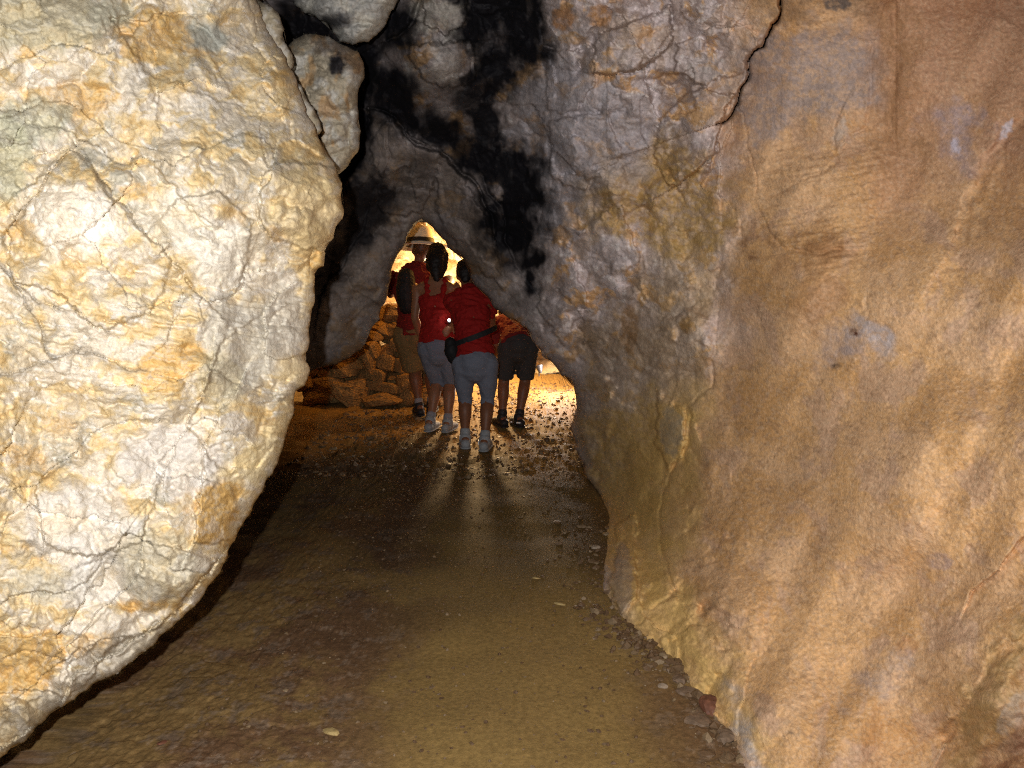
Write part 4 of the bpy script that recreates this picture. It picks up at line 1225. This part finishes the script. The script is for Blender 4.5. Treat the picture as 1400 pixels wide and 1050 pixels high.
    for k in ('l', 'r'):
        hip, knee, ank = j['hip_' + k], j['knee_' + k], j['ankle_' + k]
        e = cfg['leg_to']
        pts = [(*hip, 0.092 * g * loosef), (*(hip + (knee - hip) * 0.45), 0.080 * g * loosef)]
        if e <= 1:
            pts.append((*(hip + (knee - hip) * e), 0.066 * g * loosef * cfg.get('flare', 1.0)))
        else:
            pts += [(*knee, 0.056 * g * loosef), (*(knee + (ank - knee) * (e - 1)), 0.055 * g * loosef)]
        tube_into(V, Fa, pts, 14, 'b')
    merged(cfg['bottom_name'], V, Fa, 0.011, cfg['bottom'], root, 2, 0.007)
    # ---- shoes and socks
    for k in ('l', 'r'):
        ank, knee = j['ankle_' + k], j['knee_' + k]
        toe = Vector(cfg['toe_' + k]); z0 = cfg.get('lift_' + k, 0.0)
        base = Vector((ank.x, ank.y, z0))
        V, Fa = [], []
        tube_into(V, Fa, [(*(base - toe * 0.055 + Vector((0, 0, 0.042))), 0.040, 0.9), (*(base + toe * 0.03 + Vector((0, 0, 0.044))), 0.044, 0.9),
                          (*(base + toe * 0.11 + Vector((0, 0, 0.036))), 0.046, 0.75), (*(base + toe * 0.17 + Vector((0, 0, 0.030))), 0.038, 0.7)])
        tube_into(V, Fa, [(*(base + Vector((0, 0, 0.05))), 0.048), (*(ank + Vector((0, 0, 0.01))), 0.047)])
        merged('shoe', V, Fa, 0.008, cfg['shoe'], root, 2)
        V, Fa = [], []
        tube_into(V, Fa, [(*(base - toe * 0.055 + Vector((0, 0, 0.012))), 0.046, 0.28), (*(base + toe * 0.1 + Vector((0, 0, 0.012))), 0.052, 0.26), (*(base + toe * 0.175 + Vector((0, 0, 0.014))), 0.040, 0.28)])
        merged('sole', V, Fa, 0.007, cfg.get('sole', M_SOCK), root, 1)
        V, Fa = [], []
        u = (knee - ank).normalized()
        tube_into(V, Fa, [(*ank, 0.039), (*(ank + u * 0.055), 0.042)])
        merged('sock', V, Fa, 0.008, cfg.get('sock', M_SOCK), root, 1)
    # ---- hair
    V, Fa = [], []
    ball_into(V, Fa, head + up * 0.035 - look * 0.012, (0.084, 0.098, 0.098), rot)
    for p in cfg.get('hair', []):
        tube_into(V, Fa, [(*(head + rot @ Vector(q[:3])), q[3], 0.8) for q in p])
    merged('hair', V, Fa, 0.010, cfg.get('hairmat', M_HAIR), root, 2, 0.008, 30)
    return root, j, rot


LONG = [[(0, -0.05, 0.06, 0.080), (0, -0.085, -0.04, 0.074), (0.01, -0.085, -0.14, 0.055), (0.02, -0.075, -0.21, 0.03)], [(-0.05, -0.02, 0.03, 0.05), (-0.05, -0.04, -0.08, 0.04), (-0.04, -0.06, -0.13, 0.02)], [(0.05, -0.02, 0.03, 0.05), (0.055, -0.04, -0.08, 0.045), (0.055, -0.06, -0.18, 0.022)]]


def stand(px, py):
    yy = floor_Y(py)
    xx = pt(px, py, yy).x
    return Vector((xx, yy, fz(xx, yy) + 0.012))


# woman nearest the viewer, bending forward, red shirt, grey cropped leggings
p3, j3, r3 = make_person(
    'person bending forward in plain red shirt with black waist strap and grey cropped leggings', stand(650, 612),
    dict(pelvis=(0.0, 0.0, 0.70), chest=(-0.035, 0.15, 1.03), neck=(-0.07, 0.25, 1.23), head=(-0.075, 0.34, 1.32),
         hip_l=(-0.088, 0.0, 0.66), hip_r=(0.092, 0.0, 0.66), knee_l=(-0.082, 0.09, 0.375), knee_r=(0.095, 0.07, 0.375),
         ankle_l=(-0.08, 0.02, 0.075), ankle_r=(0.075, -0.07, 0.075),
         shoulder_l=(-0.19, 0.20, 1.13), shoulder_r=(0.10, 0.20, 1.13), elbow_l=(-0.14, 0.44, 1.00), elbow_r=(0.12, 0.38, 0.92),
         wrist_l=(-0.10, 0.62, 1.08), wrist_r=(0.08, 0.58, 0.98)),
    dict(skin=M_SKIN2, top=M_REDT, sleeve=0.55, bottom=M_GREYL, bottom_name='leggings', leg_to=1.18, shoe=M_SHOEG, sole=M_SHOEG, sock=M_SHOEG,
         toe_l=(-0.1, 0.99, 0), toe_r=(0.12, 0.99, 0), look=(0.1, 1, -0.5), hair=LONG[:0] + [[(0, -0.05, 0.06, 0.075), (0, -0.08, -0.03, 0.065), (0, -0.07, -0.09, 0.04)]], hem=-0.015, girth=0.98, loose=1.04))

# woman in front of her, tank top and long dark hair
p2, j2, r2 = make_person(
    'person with long dark hair in red sleeveless top and grey leggings', stand(601, 590),
    dict(pelvis=(0.0, 0.0, 0.74), chest=(-0.02, 0.09, 1.10), neck=(-0.02, 0.14, 1.33), head=(-0.015, 0.19, 1.44),
         hip_l=(-0.08, 0.0, 0.70), hip_r=(0.08, 0.0, 0.70), knee_l=(-0.03, 0.13, 0.40), knee_r=(0.085, 0.10, 0.40),
         ankle_l=(-0.075, -0.02, 0.085), ankle_r=(0.075, -0.05, 0.075),
         shoulder_l=(-0.175, 0.12, 1.21), shoulder_r=(0.13, 0.12, 1.21), elbow_l=(-0.205, 0.10, 0.96), elbow_r=(0.185, 0.16, 0.99),
         wrist_l=(-0.165, 0.20, 0.76), wrist_r=(0.115, -0.01, 0.90)),
    dict(skin=M_SKIN, top=M_REDT, sleeve=0, bottom=M_GREYL, bottom_name='leggings', leg_to=1.12, shoe=M_SHOEG, sole=M_SHOEG,
         toe_l=(0.2, 0.97, 0), toe_r=(0.25, 0.96, 0), look=(0.1, 1, -0.15), hair=LONG, top_name='tank_top', hem=-0.01, palm=(0, 1, 0)))

# man with the white hat, red shirt and khaki shorts
p1, j1, r1 = make_person(
    'person in white brimmed hat and khaki shorts raising both arms', stand(569, 571),
    dict(pelvis=(0.02, 0.0, 0.78), chest=(-0.01, 0.06, 1.14), neck=(0.03, 0.10, 1.38), head=(0.055, 0.13, 1.50),
         hip_l=(-0.07, 0.0, 0.74), hip_r=(0.10, 0.0, 0.74), knee_l=(-0.02, 0.10, 0.42), knee_r=(0.14, 0.12, 0.42),
         ankle_l=(0.03, 0.02, 0.085), ankle_r=(0.13, 0.12, 0.085),
         shoulder_l=(-0.17, 0.08, 1.28), shoulder_r=(0.17, 0.09, 1.27), elbow_l=(-0.24, 0.17, 1.11), elbow_r=(0.22, 0.22, 1.14),
         wrist_l=(-0.05, 0.30, 1.33), wrist_r=(0.13, 0.33, 1.34)),
    dict(skin=M_SKIN2, top=M_REDD, sleeve=0.8, bottom=M_KHAKI, bottom_name='shorts', leg_to=0.95, loose=1.3, flare=1.15, shoe=M_SHOEB, sole=M_SHOEB,
         toe_l=(-0.3, 0.95, 0), toe_r=(0.1, 0.99, 0), look=(0, 1, 0), hairmat=plain('brown hair', (0.10, 0.045, 0.02), 0.5, 120, 0.5, 0.5), hem=0.03, palm=(0.3, 1, 0.2), girth=1.15))

# person at the right bending low, charcoal shorts
p4, j4, r4 = make_person(
    'person in charcoal shorts and black trainers bending very low under the rock', stand(700, 585),
    dict(pelvis=(0.055, 0.0, 0.74), chest=(0.02, 0.30, 0.86), neck=(-0.02, 0.50, 0.90), head=(-0.04, 0.62, 0.93),
         hip_l=(-0.03, 0.0, 0.70), hip_r=(0.14, 0.0, 0.70), knee_l=(-0.07, 0.07, 0.40), knee_r=(0.115, 0.09, 0.40),
         ankle_l=(-0.085, 0.0, 0.075), ankle_r=(0.06, 0.0, 0.075),
         shoulder_l=(-0.15, 0.40, 0.86), shoulder_r=(0.17, 0.40, 0.86), elbow_l=(-0.16, 0.42, 0.62), elbow_r=(0.18, 0.46, 0.62),
         wrist_l=(-0.08, 0.60, 0.52), wrist_r=(0.12, 0.62, 0.52)),
    dict(skin=M_SKIN2, top=M_REDD, sleeve=0.7, bottom=M_GREYD, bottom_name='shorts', leg_to=0.92, loose=1.12, flare=1.15, shoe=M_SHOEB, sole=M_SHOEB, sock=M_SHOEB,
         toe_l=(-0.35, 0.93, 0), toe_r=(-0.3, 0.95, 0), look=(0, 0.4, -0.6), hem=0.05, girth=0.95))


def strip(name, pts, w, t, mat, parent, up=(0, 0, 1)):
    """a flat band through points"""
    bm = bmesh.new()
    rows = []
    P = [Vector(p) for p in pts]
    for i, p in enumerate(P):
        tdir = (P[min(i + 1, len(P) - 1)] - P[max(i - 1, 0)]).normalized()
        u = Vector(up); u = (u - tdir * u.dot(tdir)).normalized(); n = tdir.cross(u)
        rows.append([bm.verts.new(p + u * a * w / 2 + n * b * t / 2) for a, b in ((-1, -1), (1, -1), (1, 1), (-1, 1))])
    for a, b in zip(rows, rows[1:]):
        for k in range(4):
            bm.faces.new((a[k], a[(k + 1) % 4], b[(k + 1) % 4], b[k]))
    bm.faces.new(rows[0]); bm.faces.new(list(reversed(rows[-1])))
    bmesh.ops.recalc_face_normals(bm, faces=bm.faces)
    me = bpy.data.meshes.new(name); bm.to_mesh(me); bm.free()
    return link(name, me, mat, parent)


# waist strap and pouch on the nearest woman
cps = []
for k in range(17):
    a = math.radians(180 + 180 * k / 16)
    cps.append((-0.012 + 0.178 * math.cos(a), 0.075 + 0.150 * math.sin(a), 0.865 + 0.075 * math.cos(a) * 0.9 - 0.0))
strip('strap', cps, 0.040, 0.008, M_BLACK, p3)
V, Fa = [], []
tube_into(V, Fa, [(-0.185, 0.0, 0.82, 0.045), (-0.175, -0.01, 0.76, 0.06), (-0.165, 0.0, 0.70, 0.045)])
merged('waist_pouch', V, Fa, 0.009, M_BLACK, p3, 2, 0.006)

# hat: crown, brim, dark band
def lathe(name, prof, mat, parent, loc, rot, sx=1.0, n=40):
    bm = bmesh.new()
    rows = []
    for rr_, zz in prof:
        rows.append([bm.verts.new((rr_ * sx * math.cos(2 * math.pi * k / n), rr_ * 1.12 * math.sin(2 * math.pi * k / n), zz)) for k in range(n)])
    for a, b in zip(rows, rows[1:]):
        for k in range(n):
            bm.faces.new((a[k], a[(k + 1) % n], b[(k + 1) % n], b[k]))
    me = bpy.data.meshes.new(name); bm.to_mesh(me); bm.free()
    me.polygons.foreach_set('use_smooth', [True] * len(me.polygons))
    o = link(name, me, mat, parent)
    o.location = loc; o.rotation_euler = rot
    return o


hat = lathe('hat', [(0.001, 0.135), (0.035, 0.138), (0.062, 0.130), (0.078, 0.110), (0.088, 0.06), (0.094, 0.012), (0.12, 0.004), (0.16, -0.004), (0.192, -0.002),
                    (0.193, -0.006), (0.16, -0.010), (0.12, -0.004), (0.09, 0.0)], M_STRAW, p1, j1['head'] + Vector((-0.01, 0, 0.055)), (math.radians(-8), 0, 0))
hat.scale = (1.42, 1.25, 1.35)
lathe('hat_band', [(0.0965, 0.022), (0.0955, 0.036), (0.0935, 0.050), (0.088, 0.050)], M_BLACK, hat, (0, 0, 0), (0, 0, 0))
V, Fa = [], []
tube_into(V, Fa, [(-0.06, -0.06, 1.28, 0.08), (-0.06, -0.075, 1.15, 0.095), (-0.05, -0.06, 1.02, 0.085)])
merged('backpack', V, Fa, 0.01, M_BLACK, p1, 2, 0.008)

# reflective marks on the shoes
for par, (x, y, z_), w in ((p4, (0.055, -0.105, 0.055), 0.035), (p4, (-0.005, -0.10, 0.062), 0.014), (p3, (-0.118, 0.0, 0.085), 0.008), (p3, (0.03, -0.135, 0.075), 0.008)):
    hgt = 0.012 if w > 0.012 else 0.035
    strip('reflective_mark', [(x - w / 2, y, z_), (x + w / 2, y, z_)], hgt, 0.006, M_REFL, par)


# ------------------------------------------------------------------ camera held up, hand torch, cave lamps
def box_bm(bm, c, s, bev=0.0):
    r_ = bmesh.ops.create_cube(bm, size=1.0)
    for v in r_['verts']:
        v.co = Vector((v.co.x * s[0], v.co.y * s[1], v.co.z * s[2])) + Vector(c)
    if bev:
        es = list({e for v in r_['verts'] for e in v.link_edges})
        bmesh.ops.bevel(bm, geom=es, offset=bev, segments=2, affect='EDGES')


def bm_obj(name, bm, mat, parent=None):
    me = bpy.data.meshes.new(name); bm.to_mesh(me); bm.free()
    return link(name, me, mat, parent)


cr = empty('camera', p1.location + Vector((0.04, 0.37, 1.435)))
tag(cr, 'black camera held up in front of the face under the white hat', 'camera')
bm = bmesh.new(); box_bm(bm, (0, 0, 0), (0.13, 0.05, 0.085), 0.008); bm_obj('camera_body', bm, M_METAL, cr)
bm = bmesh.new(); bmesh.ops.create_cone(bm, cap_ends=True, segments=24, radius1=0.034, radius2=0.031, depth=0.06,
                                        matrix=Matrix.Translation((0, 0.055, 0)) @ Matrix.Rotation(math.radians(90), 4, 'X')); bm_obj('lens', bm, M_METAL, cr)

M_BULB = plain('bulb glass', (1, 0.95, 0.85), 0.3, 30, 0.0, 0.0, emit=(1.0, 0.86, 0.66, 60))
M_BULBC = plain('torch glass', (1, 1, 1), 0.3, 30, 0.0, 0.0, emit=(1.0, 0.92, 0.84, 30))
torch_p = p2.location + Vector((0.100, -0.10, 0.945))
tr = empty('torch', torch_p)
tag(tr, 'small lit torch in the hand between the two red tops', 'torch')
bm = bmesh.new(); bmesh.ops.create_cone(bm, cap_ends=True, segments=16, radius1=0.014, radius2=0.014, depth=0.10,
                                        matrix=Matrix.Translation((0, 0.055, -0.02)) @ Matrix.Rotation(math.radians(75), 4, 'X')); bm_obj('barrel', bm, M_METAL, tr)
bm = bmesh.new(); bmesh.ops.create_uvsphere(bm, u_segments=16, v_segments=10, radius=0.011); bm_obj('lamp_glass', bm, M_BULBC, tr)


def cave_lamp(loc, aim, label, s=1.0):
    root = empty('cave_lamp', loc)
    tag(root, label, 'lamp', 'cave lamps in the chamber')
    q = Vector(aim).to_track_quat('Z', 'Y').to_matrix().to_4x4()
    bm = bmesh.new()
    bmesh.ops.create_cone(bm, cap_ends=False, segments=24, radius1=0.035 * s, radius2=0.07 * s, depth=0.10 * s, matrix=q @ Matrix.Translation((0, 0, -0.05 * s)))
    bmesh.ops.create_cone(bm, cap_ends=True, segments=24, radius1=0.02 * s, radius2=0.035 * s, depth=0.03 * s, matrix=q @ Matrix.Translation((0, 0, -0.115 * s)))
    bm_obj('housing', bm, M_METAL, root)
    bm = bmesh.new(); bmesh.ops.create_uvsphere(bm, u_segments=18, v_segments=10, radius=0.045 * s, matrix=q @ Matrix.Translation((0, 0, -0.01)) @ Matrix.Diagonal((1, 1, 0.5, 1)))
    bm_obj('bulb', bm, M_BULB, root)
    bm = bmesh.new(); box_bm(bm, (0, 0, -0.11 * s), (0.02 * s, 0.02 * s, 0.14 * s), 0.002); bm_obj('bracket', bm, M_METAL, root)
    return root


cave_lamp(pt(737, 500, 8.75), (-0.2, 0.3, 0.95), 'glowing floor lamp low behind the rock edge right of the charcoal shorts', 0.65)
cave_lamp(pt(613, 384, 9.3), (-0.1, 0.8, 0.3), 'glowing lamp against the far rock between the two dark heads', 1.0)
